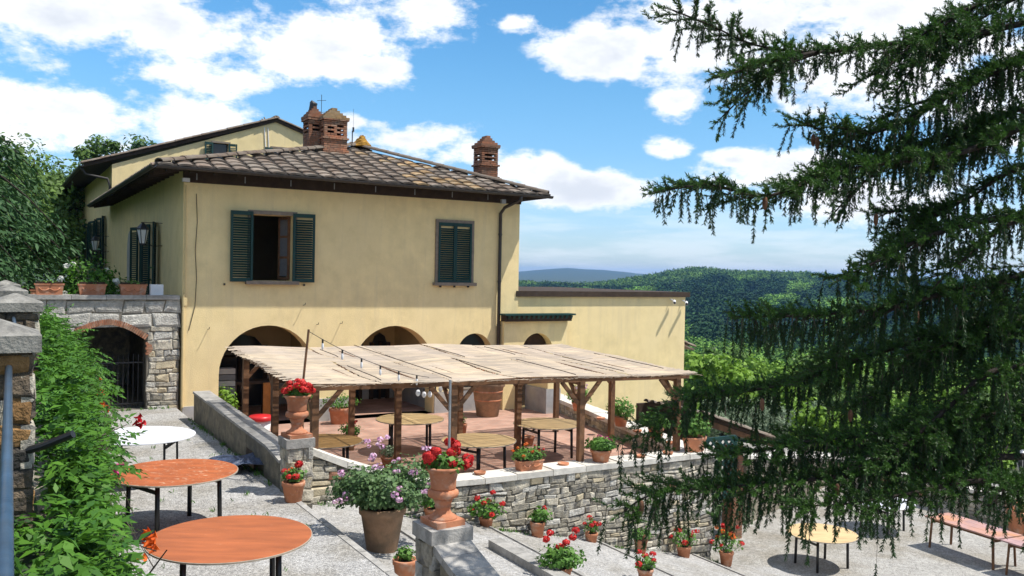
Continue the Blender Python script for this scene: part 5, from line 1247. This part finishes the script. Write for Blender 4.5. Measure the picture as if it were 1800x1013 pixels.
for i, (x, y, d, R, mat) in enumerate([(1238, 592, 62, 3.0, 'leaf_bright'), (1300, 640, 60, 2.7, 'leaf_bright'), (1365, 645, 66, 3.0, 'leaf_bright'), (1432, 655, 70, 3.0, 'leaf_oak'), (1275, 585, 100, 4.2, 'leaf_oak'), (1345, 605, 96, 4.0, 'leaf_bright'), (1418, 612, 98, 4.2, 'leaf_oak'), (1490, 618, 92, 4.2, 'leaf_bright'), (1560, 640, 84, 4.0, 'leaf_oak'), (1640, 660, 78, 4.0, 'leaf_bright'), (1720, 675, 74, 4.0, 'leaf_oak'), (1800, 685, 72, 4.0, 'leaf_bright')]):
    tree_px('broadleaf_tree', ('bright green' if mat == 'leaf_bright' else 'mid green') + ' broadleaf tree on the slope beyond the yellow wing' + (', in the nearer row' if d < 90 else ', in the farther row'), x, y, d, R, mat, 2600, .42, group=BG + ('' if d < 90 else ' farther up') + (' bright' if mat == 'leaf_bright' else ' mid'), crown0=.18, ncl=34)
for i, (x, y, d) in enumerate([(1275, 700, 42), (1330, 702, 46), (1385, 715, 43), (1440, 728, 41), (1500, 735, 44), (1350, 690, 54), (1430, 700, 56), (1560, 740, 46)]):
    tree_px('olive_tree', 'silvery grey-green olive tree below the yard wall', x, y, d, 1.9, 'leaf_olive', 2600, .17, group='olive trees below the yard', crown0=.2, wd=.4, trunk_r=.1)
for (x, y, d, lab) in ((1455, 700, 36, 'bright yellow-green tree between the olives and the spruce'), (1765, 755, 36, 'bright yellow-green tree behind the yard lamp'), (1690, 770, 38, 'bright yellow-green tree behind the long tables')):
    tree_px('young_tree', lab, x, y, d, 1.7, 'leaf_bright', 3000, .20, crown0=.15)
# trees behind the terrace on the left
LT = 'broadleaf trees behind the house terrace'
for (x, y, d, R, m_) in ((60, 238, 46, 4.6, 'leaf_oak'), (-30, 250, 42, 4.5, 'leaf_oak'), (130, 282, 52, 4.0, 'leaf_oak'), (20, 300, 36, 3.2, 'leaf_oak'), (150, 330, 60, 4.0, 'leaf_oak')):
    tree_px('broadleaf_tree', 'leafy mid green tree behind the cedar on the house terrace', x, y, d, R, m_, 9000, .24, zb=1.9, group=LT, crown0=.12, ncl=46, trunk_r=.2)
garden = bpy.data.objects['broadleaf_tree.012']
for k, (u_, v_, s_) in enumerate(((-17, 2, 1.0), (-15, -7, 1.1), (-19, 12, 1.15), (-16, 21, 1.0), (-23, -2, 1.2), (-14, 30, 1.05))):  # out-of-view trees added to keep sky light off the villa side wall
    c = copy_tree(garden); q = P(u_, v_, 1.9); c.location = q; c.rotation_euler = (0, 0, k * 1.3); c.scale = (s_, s_, s_); tag(c, 'tall unseen tree added beyond the cedars to shade the villa side wall', 'tree', 'unseen trees added beyond the cedars')
def cedar(label, x, y, d, tiers, R, H, name='cedar_tree', pos=None):
    top = at_depth(x, y, d) if pos is None else P(*pos); t = root(name, label, 'tree', top.x, top.y, 1.9, random.uniform(0, 6), None, world=True); H = top.z - 1.9
    MB().tube([(0, 0, -.2), (0, 0, H * .5), (0, 0, H * .95)], [.3, .2, .05], 8).build('trunk', 'bark', t, True)
    Cs, As, Ns = [], [], []; lm = MB()
    for k in range(tiers):
        f = k / (tiers - 1); z = H * (.12 + .86 * f); r = R * (1.05 - .75 * f ** 1.5)
        for j in range(7):
            a = random.uniform(0, 2 * pi); L_ = r * random.uniform(.6, 1.05); dx = Vector((cos(a), sin(a), 0))
            pts = [Vector((0, 0, z)) + dx * L_ * s + Vector((0, 0, L_ * (.18 * sin(pi * s) - .28 * s * s))) for s in np.linspace(0, 1, 7)]
            lm.tube(pts, [.06 * (1 - s * .85) for s in np.linspace(0, 1, 7)], 5, False)
            n = int(820 * L_ / R) + 80; s_ = RNG.random(n) ** .6
            base = np.array([tuple(pts[0].lerp(pts[-1], 0))]) 
            Pn = np.array([tuple(q) for q in pts]); ii = s_ * 6; i0 = np.minimum(ii.astype(int), 5); fr_ = (ii - i0)[:, None]
            c = Pn[i0] * (1 - fr_) + Pn[i0 + 1] * fr_; w = (.16 + .42 * s_)[:, None] * L_ * .5
            c = c + np.array([[-dx.y, dx.x, 0]]) * RNG.normal(size=(n, 1)) * w * .75 + np.array([[0, 0, 1]]) * (-RNG.random((n, 1)) * .30 - .05)
            Cs.append(c); As.append(unit(np.array([tuple(dx)]) * .7 + RNG.normal(size=(n, 3)) * .35 + np.array([[0, 0, -.45]]))); Ns.append(unit(np.array([[0, 0, 1.]]) + RNG.normal(size=(n, 3)) * .4))
    C, A_, N_ = np.concatenate(Cs), np.concatenate(As), np.concatenate(Ns); s = .19 * RNG.uniform(.6, 1.3, len(C))
    V_, F_ = leaves(C, A_, N_, s, s * .34, .1); mesh_np('crown', V_, F_, 'leaf_cedar', t, RNG.random(len(C))); lm.build('limbs', 'bark', t, True)
cedar('dark cedar with sweeping layered branches behind the terrace piers', 0, 0, 0, 15, 6.6, 0, pos=(-7.6, 3.2, 9.6))
cedar('dark cedar standing deeper in the garden behind the first cedar', 0, 0, 0, 13, 5.6, 0, pos=(-7.5, 12.5, 9.6))
tree_px('pine_tree', 'flat-topped pine crown rising behind the rear house roof', 212, 238, 66, 3.6, 'leaf_oak', 5000, .3, zb=1.9, crown0=.62, ncl=30, trunk_r=.2)
tree_px('pine_tree', 'small dark conifer tip beside the flat-topped pine', 252, 236, 62, 1.5, 'leaf_cedar', 2500, .25, zb=1.9, crown0=.5, ncl=16, trunk_r=.15)

# ------------------------------------------------------------------ trumpet vine along the retaining wall
tv_ = root('trumpet_vine', 'dense trumpet vine with orange blooms growing against the terrace retaining wall', 'shrub', -3.3, -11, 0)
ns = 4300; v = RNG.uniform(-19.2, -1.6, ns); 
tph = RNG.random(ns) ** .75
prof_u = np.interp(v, [-19.2, -16.5, -13.5, -10, -7.6, -3, -1.6], [.03, .10, .34, .62, .92, .85, .6]); prof_z = np.interp(v, [-19.2, -17.2, -16, -13, -8, -5, -3, -1.6], [1.9, 1.95, 2.15, 2.25, 2.4, 2.5, 2.2, 1.6])
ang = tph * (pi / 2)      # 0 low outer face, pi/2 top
uo = -3.45 + prof_u * np.cos(ang) ** .6 * (1 + .12 * np.sin(v * 3.1) + .10 * np.sin(v * 7.7 + 1)); zo = .12 + (prof_z - .12) * np.sin(ang) ** .75 * (1 + .06 * np.sin(v * 4.3 + 2)) 
C = np.stack([uo + 3.3, v + 11, zo], 1) + RNG.normal(size=(ns, 3)) * np.array([.10, .12, .10]) - np.array([.15, 0, 0])
out = np.stack([np.cos(ang) * .9 + .2, RNG.normal(size=ns) * .5 - .25, np.sin(ang) * .55 - .05], 1); out = unit(out + RNG.normal(size=(ns, 3)) * .35)
ex_n = 620      # growth spilling over the wall beside the near pier
exc = np.stack([RNG.uniform(-.66, -.3, ex_n), RNG.uniform(-8.6, -5.75, ex_n), RNG.uniform(1.15, 2.02, ex_n)], 1); C[:0] = C[:0]
arch_n = 260    # long arching shoots
av = RNG.uniform(-15, -3, arch_n); au = np.interp(av, [-19.2, -16.5, -13.5, -10, -7.6, -3, -1.6], [.03, .10, .34, .62, .92, .85, .6]); aoff = RNG.uniform(0, .2, arch_n)
arc = np.stack([au * RNG.uniform(.75, 1.0, arch_n) + aoff * .9 - .1, av + 11 + RNG.normal(size=arch_n) * .1, RNG.uniform(.5, 2.1, arch_n)], 1)
C = np.concatenate([C, exc, arc]); out = np.concatenate([out, unit(RNG.normal(size=(ex_n, 3)) * .6 + np.array([.2, -.5, .35])), unit(RNG.normal(size=(arch_n, 3)) * .3 + np.array([1, -.2, -.1]))])
tph = np.concatenate([tph, RNG.random(ex_n + arch_n)]); ns = len(C)
LC, LA, LN, LR = [], [], [], []
for k in range(9):
    tt = (k // 2) / 4.0; sd = (1 if k % 2 else -1); side = unit(np.cross(out, np.array([[0, 0, 1.]])))
    L_ = .17; dro = np.array([[0, 0, -1.]]) * (.06 * tt ** 1.6)
    q = C + out * (L_ * (tt - .4)) + dro
    a = unit(out * (.55 if k < 8 else 1.4) + side * sd * (1.0 if k < 8 else 0) + np.array([[0, 0, -.35]]) + RNG.normal(size=(ns, 3)) * .2)
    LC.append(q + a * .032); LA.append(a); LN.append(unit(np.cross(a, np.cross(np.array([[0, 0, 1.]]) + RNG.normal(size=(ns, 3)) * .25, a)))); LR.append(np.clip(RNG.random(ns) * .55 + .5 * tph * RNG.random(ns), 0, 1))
LC, LA, LN, LR = [np.concatenate(x) for x in (LC, LA, LN, LR)]; s = .088 * RNG.uniform(.55, 1.35, len(LC))
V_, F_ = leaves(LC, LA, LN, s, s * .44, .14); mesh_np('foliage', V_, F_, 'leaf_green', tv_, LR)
st = MB()
for k in range(46):
    v0 = random.uniform(-18, -2) + 11; pu = float(np.interp(v0 - 11, [-19.2, -16.5, -13.5, -10, -7.6, -3], [.05, .25, .42, .66, .92, .85]))
    st.tube([(-.2, v0, 0), (-.1, v0 + random.uniform(-.2, .2), 1.0), (pu * .6 - .1, v0 + random.uniform(-.3, .3), random.uniform(1.2, 2.1)), (pu * .95, v0 + random.uniform(-.4, .3), random.uniform(.8, 2.0))], [.02, .016, .008, .004], 5, False)
st.build('stems', 'twig', tv_)['kind'] = 'stuff'
def trumpet(c, mat, n=6, s=.05):
    for k in range(n):
        dd = Vector((random.uniform(.2, 1), random.uniform(-.7, .4), random.uniform(-.3, .6))).normalized(); p0 = Vector(c) + Vector((random.uniform(-.06, .06), random.uniform(-.06, .06), random.uniform(-.06, .06)))
        MB().tube([p0, p0 + dd * s * .9, p0 + dd * s * 1.5, p0 + dd * s * 1.7], [.008, .014, .022, .040], 8, False).build('flower', mat, tv_, True)
def vine_at(x, y, d): d -= .35; return Matrix.Rotation(-ANG, 4, 'Z') @ (at_depth(x, y, d) - P(-3.3, -11, 0))
for (x, y, d, mt, n) in ((168, 690, 13.5, 'petal_orange', 5), (175, 716, 13, 'petal_orange', 5), (238, 742, 12.2, 'petal_red', 7), (255, 950, 8.2, 'petal_orange', 7), (250, 968, 8.1, 'petal_orange', 4), (200, 822, 9.0, 'petal_magenta', 5), (152, 830, 8.6, 'petal_magenta', 3), (165, 675, 14, 'petal_orange', 3)):
    trumpet(vine_at(x, y, d), mt, n)

# ------------------------------------------------------------------ spruce in front of the yard
T0 = at_depth(2010, 480, 9.6)
sp_t = root('spruce_tree', 'large drooping spruce with hanging twigs and cones in front of the lower yard', 'tree', T0.x, T0.y, -3.0, 0, world=True)
ORG = Vector((T0.x, T0.y, -3.0))
MB().tube([(0, 0, -.2), (0, .05, 4), (0, 0, 9), (0, 0, 15)], [.42, .34, .24, .1], 12).build('trunk', 'bark', sp_t, True)
LIMBS = [  # px polyline root->tip, depth at root, depth at tip, thickness, hang length, density
    ([(1990, 10), (1830, 35), (1700, 62), (1560, 78), (1440, 92), (1330, 80), (1250, 45), (1182, 18)], 9.2, 8.0, .05, .30, 1.2),
    ([(1990, -60), (1840, -20), (1720, 8), (1650, 55), (1610, 110), (1570, 170)], 9.4, 8.6, .05, .35, 1.2),
    ([(1990, 60), (1830, 96), (1760, 122), (1670, 168), (1600, 210), (1530, 235), (1480, 225)], 9.0, 8.4, .055, .45, 1.5),
    ([(1980, 150), (1800, 190), (1690, 230), (1590, 262), (1500, 262), (1430, 222), (1415, 218)], 9.6, 8.7, .045, .35, 1.3),
    ([(1980, 170), (1820, 215), (1700, 265), (1580, 285), (1480, 290), (1400, 330), (1330, 345), (1250, 325), (1162, 336)], 8.8, 7.8, .05, .30, 1.35),
    ([(1980, 330), (1830, 372), (1700, 395), (1610, 425), (1540, 460), (1480, 490)], 9.0, 8.3, .06, .40, 1.3),
    ([(1980, 420), (1830, 470), (1750, 502), (1680, 512), (1600, 530), (1500, 548), (1400, 556), (1310, 556)], 9.3, 8.3, .055, .40, 1.5),
    ([(1980, 520), (1830, 555), (1700, 575), (1570, 612), (1460, 650), (1350, 682), (1250, 690), (1190, 705), (1160, 745), (1140, 768)], 9.6, 8.6, .055, .40, 1.5),
    ([(1980, 600), (1830, 640), (1740, 655), (1680, 705), (1630, 750), (1580, 790), (1510, 820)], 9.0, 8.3, .06, .40, 1.4),
    ([(1980, 690), (1830, 722), (1700, 732), (1560, 762), (1430, 775), (1340, 792), (1262, 800)], 9.2, 8.4, .05, .40, 1.6),
    ([(1980, 770), (1830, 800), (1700, 805), (1560, 830), (1400, 845), (1260, 858), (1150, 868), (1098, 898)], 9.0, 8.0, .05, .40, 1.4),
    ([(1980, 830), (1830, 850), (1720, 845), (1610, 865), (1500, 885), (1400, 890)], 8.6, 8.0, .045, .36, 1.1),
    ([(1980, 480), (1860, 520), (1760, 560), (1680, 600), (1560, 680), (1480, 730)], 10.2, 9.8, .05, .40, 1.6),
    ([(1980, 640), (1830, 690), (1720, 770), (1640, 800), (1560, 790), (1480, 800)], 10.0, 9.6, .05, .30, 1.1),
    ([(1980, 240), (1830, 285), (1760, 310), (1700, 350), (1620, 370), (1560, 372)], 9.8, 9.5, .045, .35, 1.4),
    ([(1980, 840), (1850, 850), (1780, 862), (1735, 890)], 8.6, 8.2, .04, .28, .9)]
SEG_P, SEG_D, SEG_S, SEG_B = [], [], [], []     # needle bearing segments
TW = MB()
def cr_spline(pts, step):
    out = []; n = len(pts)
    for i in range(n - 1):
        p0, p1, p2, p3 = pts[max(i - 1, 0)], pts[i], pts[i + 1], pts[min(i + 2, n - 1)]
        m_ = max(2, int((p2 - p1).length / step))
        for k in range(m_):
            t = k / m_; out.append(.5 * ((2 * p1) + (p2 - p0) * t + (2 * p0 - 5 * p1 + 4 * p2 - p3) * t * t + (3 * p1 - p0 - 3 * p2 + p3) * t ** 3))
    out.append(pts[-1]); return out
def twig(p, d, L_, droop, bright, r=.006, sc=1.0, bare=0.0):
    """drooping twig: adds stem and needle segments"""
    n = max(2, int(L_ / .05)); pts = [Vector(p)]; d = Vector(d).normalized()
    for k in range(n):
        d = (d + Vector((random.uniform(-.08, .08), random.uniform(-.08, .08), -droop))).normalized(); pts.append(pts[-1] + d * (L_ / n))
    if len(pts) > 2: TW.tube([pts[0], pts[len(pts) // 2], pts[-1]], [r, r * .7, r * .35], 3, False)
    for k in range(n):
        if bare and k / n < bare and random.random() < .8: continue
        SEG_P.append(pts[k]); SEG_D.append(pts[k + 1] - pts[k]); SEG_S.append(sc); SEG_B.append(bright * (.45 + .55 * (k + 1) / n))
    return pts
up_ = Vector((0, 0, 1))
SUBS = []
for (poly, d0, d1, th, hang, den) in LIMBS:      # secondary boughs leaving the main limbs
    for k in range(3):
        i = random.randint(1, max(1, len(poly) // 2)); x, y = poly[i]; f = i / (len(poly) - 1); d = d0 + (d1 - d0) * f; L_ = random.uniform(90, 200); sl_ = random.uniform(.15, .75); dd = random.uniform(-.9, .7)
        if x < 1400 or y > 560: continue
        SUBS.append(([(x, y), (x - L_ * .35, y + L_ * sl_ * .25), (x - L_ * .7, y + L_ * sl_ * .7), (x - L_, y + L_ * sl_ * random.uniform(.9, 1.3))], d, d + dd, .022, hang * .9, .8))
for (poly, d0, d1, th, hang, den) in LIMBS + SUBS:
    m_ = len(poly); pts = [at_depth(x, y, d0 + (d1 - d0) * (i / (m_ - 1))) - ORG for i, (x, y) in enumerate(poly)]
    sm = cr_spline(pts, .11); N = len(sm)
    MB().tube(sm, [max(.008, th * (1 - .92 * (i / N) ** .8)) for i in range(N)], 7).build('limb', 'bark', sp_t, True)
    for i, q in enumerate(sm):
        f = i / N
        if i >= N - 1: continue
        tan = (sm[min(i + 1, N - 1)] - sm[max(i - 1, 0)]).normalized(); lat = tan.cross(up_).normalized()
        fol = min(1, max(0, (f - .10) / .2))
        if random.random() > fol: 
            if random.random() < .3: twig(q, tan * .2 - up_, random.uniform(.2, .5), .05, .1, .004, bare=.6)
            continue
        for s in (-1, 1):
            if random.random() < .62 * den * (.50 if q.z < 3.6 else 1.05):
                L_ = random.uniform(.25, .85) * (1.05 - .7 * f) + .10; dd = tan * random.uniform(.5, 1.0) + lat * s * random.uniform(.5, 1.1) + up_ * random.uniform(-.05, .35)
                tw = twig(q, dd, L_, .05, .75, .007)
                for w in tw[1:]:
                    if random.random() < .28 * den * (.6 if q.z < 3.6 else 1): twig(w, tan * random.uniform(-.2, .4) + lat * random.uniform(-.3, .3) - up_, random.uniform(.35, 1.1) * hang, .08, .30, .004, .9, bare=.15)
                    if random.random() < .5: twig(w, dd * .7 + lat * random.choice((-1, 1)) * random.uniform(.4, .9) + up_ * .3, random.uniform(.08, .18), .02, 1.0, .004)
        lowf = .42 if q.z < 3.6 else .8
        for _ in range(2):
            if random.random() < .6 * den * lowf:
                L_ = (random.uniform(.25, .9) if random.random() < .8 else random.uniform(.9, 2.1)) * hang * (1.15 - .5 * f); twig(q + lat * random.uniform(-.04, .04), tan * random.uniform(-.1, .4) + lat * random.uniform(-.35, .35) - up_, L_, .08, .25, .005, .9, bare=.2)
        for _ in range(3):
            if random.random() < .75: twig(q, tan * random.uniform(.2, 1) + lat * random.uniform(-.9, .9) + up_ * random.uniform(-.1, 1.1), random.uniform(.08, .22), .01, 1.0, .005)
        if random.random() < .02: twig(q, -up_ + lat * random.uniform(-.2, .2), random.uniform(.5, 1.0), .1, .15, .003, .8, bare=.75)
    twig(sm[-1], sm[-1] - sm[-3], .16, .03, 1.0)
SP_, SD_, SS_, SB_ = np.array([tuple(x) for x in SEG_P]), np.array([tuple(x) for x in SEG_D]), np.array(SEG_S), np.array(SEG_B)
print('spruce segments', len(SP_))
K = 17; n = len(SP_)
i_ = np.repeat(np.arange(n), K); tt = RNG.random(n * K)[:, None]; base = SP_[i_] + SD_[i_] * tt; ax = unit(SD_[i_])
az = rdir(n * K); az = unit(az - ax * np.sum(az * ax, 1, keepdims=True)); nd = unit(ax * .85 + az * .8); nl_ = (.037 * SS_[i_] * RNG.uniform(.7, 1.2, n * K))[:, None]
wv = unit(np.cross(nd, rdir(n * K))) * .0044
V_ = np.stack([base - wv, base + wv, base + nd * nl_ + wv * .5, base + nd * nl_ - wv * .5], 1).reshape(-1, 3); F_ = np.arange(n * K * 4).reshape(-1, 4)
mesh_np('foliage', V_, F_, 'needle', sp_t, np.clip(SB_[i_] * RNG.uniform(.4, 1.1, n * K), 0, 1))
TW.build('twigs', 'twig', sp_t, fix=False)
def cone_at(x, y, d, L_=.13):
    c = at_depth(x, y, d) - ORG; cb = MB(); cb.lathe([(.004, 0), (.018, -.015), (.024, -.05), (.022, -.09), (.012, -L_ + .01), (.002, -L_)], 10, tuple(c)); cb.build('cone', 'cone_brown', sp_t, True)
for q in ((1128, 880, 7.9), (1133, 940, 7.9), (1437, 240, 8.6), (1430, 235, 8.7), (1472, 850, 8.2), (1345, 345, 8.0), (1340, 700, 8.6), (1495, 720, 8.8), (1612, 545, 8.6), (1540, 375, 8.6)): cone_at(*q)

# weeds along the wall foot, the kerbs and the gravel edges
gb = []
for k in range(420):
    w = random.random()
    if w < .45: u = random.uniform(.4, 9.2); q = (u, -9.2 - abs(random.gauss(0, .05)), ramp_z(u) - .03)
    elif w < .62: u = random.choice(KERBS[1:5]); q = (u + random.gauss(0, .07), random.uniform(-15, -9.4), ramp_z(u) - .02)
    elif w < .8: q = (-.12 - abs(random.gauss(0, .05)), random.uniform(-9, -2), 0)
    elif w < .9: q = (random.uniform(-3.2, -.3), -.05 - abs(random.gauss(0, .1)), 0)
    else: q = (random.uniform(-2.8, -.3), random.uniform(-14, -1), 0)
    for j in range(random.randint(3, 9)): gb.append((q[0] + random.gauss(0, .025), q[1] + random.gauss(0, .025), q[2]))
gb = np.array(gb); ng_ = len(gb); ax = unit(RNG.normal(size=(ng_, 3)) * .45 + np.array([0, 0, 1.])); s = RNG.uniform(.03, .10, ng_)
V_, F_ = leaves(gb + ax * (s * .45)[:, None], ax, rdir(ng_), s, s * .22, .1); wd_ = mesh_np('weeds', V_, F_, 'leaf_geranium', None, RNG.random(ng_)); place(wd_, 0, 0, 0); tag(wd_, 'small weeds and grass tufts along the wall foot and kerbs', 'weeds', kind='stuff')

# ================================================================== distant woods: one mass each, crowns spread over the slope
def crown_proto(nq, seed):
    rg = np.random.default_rng(seed); d = unit(rg.normal(size=(nq, 3))); d[:, 2] = np.abs(d[:, 2]) * 1.0 - .15; d = unit(d)
    rr = .82 + .22 * np.sin(d[:, :1] * 6 + 2) * np.sin(d[:, 1:2] * 7) + rg.normal(size=(nq, 1)) * .06
    C = d * rr * np.array([1, 1, 1.05]) + np.array([0, 0, .35]); nr = unit(d + rg.normal(size=(nq, 3)) * .42); ax = unit(np.cross(nr, unit(rg.normal(size=(nq, 3)))))
    s = 3.0 / sqrt(nq) * rg.uniform(.7, 1.35, nq); return leaves(C, ax, nr, s, s * .8, .1) + (rg.random(nq),)
def wood(name, label, mat, pts, scl, nq):
    V_, F_, rn = crown_proto(nq, len(pts)); nv = len(V_); allv = np.concatenate([V_, np.array(pts)])
    o = mesh_np(name, allv, F_, mat, None, rn); me = o.data
    a = me.attributes.new('pt', 'FLOAT', 'POINT'); a.data.foreach_set('value', np.concatenate([np.zeros(nv), np.ones(len(pts))]).astype(np.float32))
    a = me.attributes.new('sc', 'FLOAT', 'POINT'); a.data.foreach_set('value', np.concatenate([np.zeros(nv), np.array(scl)]).astype(np.float32))
    ng = bpy.data.node_groups.new(name + '_scatter', 'GeometryNodeTree')
    ng.interface.new_socket('Geometry', in_out='INPUT', socket_type='NodeSocketGeometry'); ng.interface.new_socket('Geometry', in_out='OUTPUT', socket_type='NodeSocketGeometry')
    N = ng.nodes; L = ng.links; gi = N.new('NodeGroupInput'); go = N.new('NodeGroupOutput')
    at = N.new('GeometryNodeInputNamedAttribute'); at.data_type = 'FLOAT'; at.inputs[0].default_value = 'pt'
    cm = N.new('ShaderNodeMath'); cm.operation = 'GREATER_THAN'; cm.inputs[1].default_value = .5; L.new(at.outputs[0], cm.inputs[0])
    sepg = N.new('GeometryNodeSeparateGeometry'); sepg.domain = 'POINT'; L.new(gi.outputs[0], sepg.inputs[0]); L.new(cm.outputs[0], sepg.inputs[1])
    iop = N.new('GeometryNodeInstanceOnPoints'); L.new(sepg.outputs[0], iop.inputs['Points']); L.new(sepg.outputs[1], iop.inputs['Instance'])
    rv = N.new('FunctionNodeRandomValue'); rv.data_type = 'FLOAT_VECTOR'; rv.inputs[0].default_value = (0, 0, 0); rv.inputs[1].default_value = (.2, .2, 6.28); L.new(rv.outputs[0], iop.inputs['Rotation'])
    a2 = N.new('GeometryNodeInputNamedAttribute'); a2.data_type = 'FLOAT'; a2.inputs[0].default_value = 'sc'; L.new(a2.outputs[0], iop.inputs['Scale'])
    L.new(iop.outputs[0], go.inputs[0]); md = o.modifiers.new('scatter', 'NODES'); md.node_group = ng
    tag(o, label, 'forest', kind='stuff'); return o
def scatter(n, ra, rb, a0, a1, rad, keep=None):
    pts, sc = [], []
    for _ in range(n):
        r = sqrt(random.uniform(ra * ra, rb * rb)); px = random.uniform(a0, a1); a = math.atan((px - 900) / F_PX); x, y = r * sin(a), r * cos(a)
        if keep and not keep(px, r): continue
        s = random.uniform(*rad); pts.append((x, y, terrain_z(x, y) + s * .35)); sc.append(s)
    return pts, sc
wood('near_wood', 'mid green broadleaf wood filling the near valley slope', 'forest_mid', *scatter(2600, 95, 470, 1150, 1950, (2.4, 6.0)), 260)
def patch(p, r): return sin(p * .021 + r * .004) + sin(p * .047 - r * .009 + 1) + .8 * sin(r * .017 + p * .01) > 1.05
wood('dark_wood', 'wooded hillside across the valley with cloud shadow put into its dark green', 'forest_cloud_shade', *scatter(13000, 430, 1500, 900, 2000, (3.2, 8.5), lambda p, r: (r < 1180 + 120 * sin(p * .02) or p > 1420) and not patch(p, r)), 130)
wood('patch_wood', 'paler broadleaf patches among the dark wooded hillside', 'forest_mid', *scatter(13000, 430, 1300, 900, 2000, (3.2, 7.5), patch), 130)
wood('ridge_wood', 'lighter green wood along the crest of the far ridge', 'forest_light', *scatter(9000, 1150, 2500, 850, 2000, (5.5, 9)), 90)

# ================================================================== air
lo_z, hi_z = -75.0, 95.0
hz_ = MB().box((0, 0, (lo_z + hi_z) / 2), (23000, 23000, hi_z - lo_z)).build('haze', 'wire'); hz_['kind'] = 'stuff'; hz_['label'] = 'thin blue summer haze over the valley'; hz_['category'] = 'haze'
hm = bpy.data.materials.new('haze_air'); hm.use_nodes = True; hn = hm.node_tree.nodes; hl = hm.node_tree.links; hn.clear()
pv = hn.new('ShaderNodeVolumePrincipled'); pv.inputs['Color'].default_value = (.20, .47, .95, 1); pv.inputs['Density'].default_value = .000095; pv.inputs['Anisotropy'].default_value = .1
ho = hn.new('ShaderNodeOutputMaterial'); hl.new(pv.outputs[0], ho.inputs['Volume']); hz_.data.materials.clear(); hz_.data.materials.append(hm)
print('objects', len(bpy.data.objects))
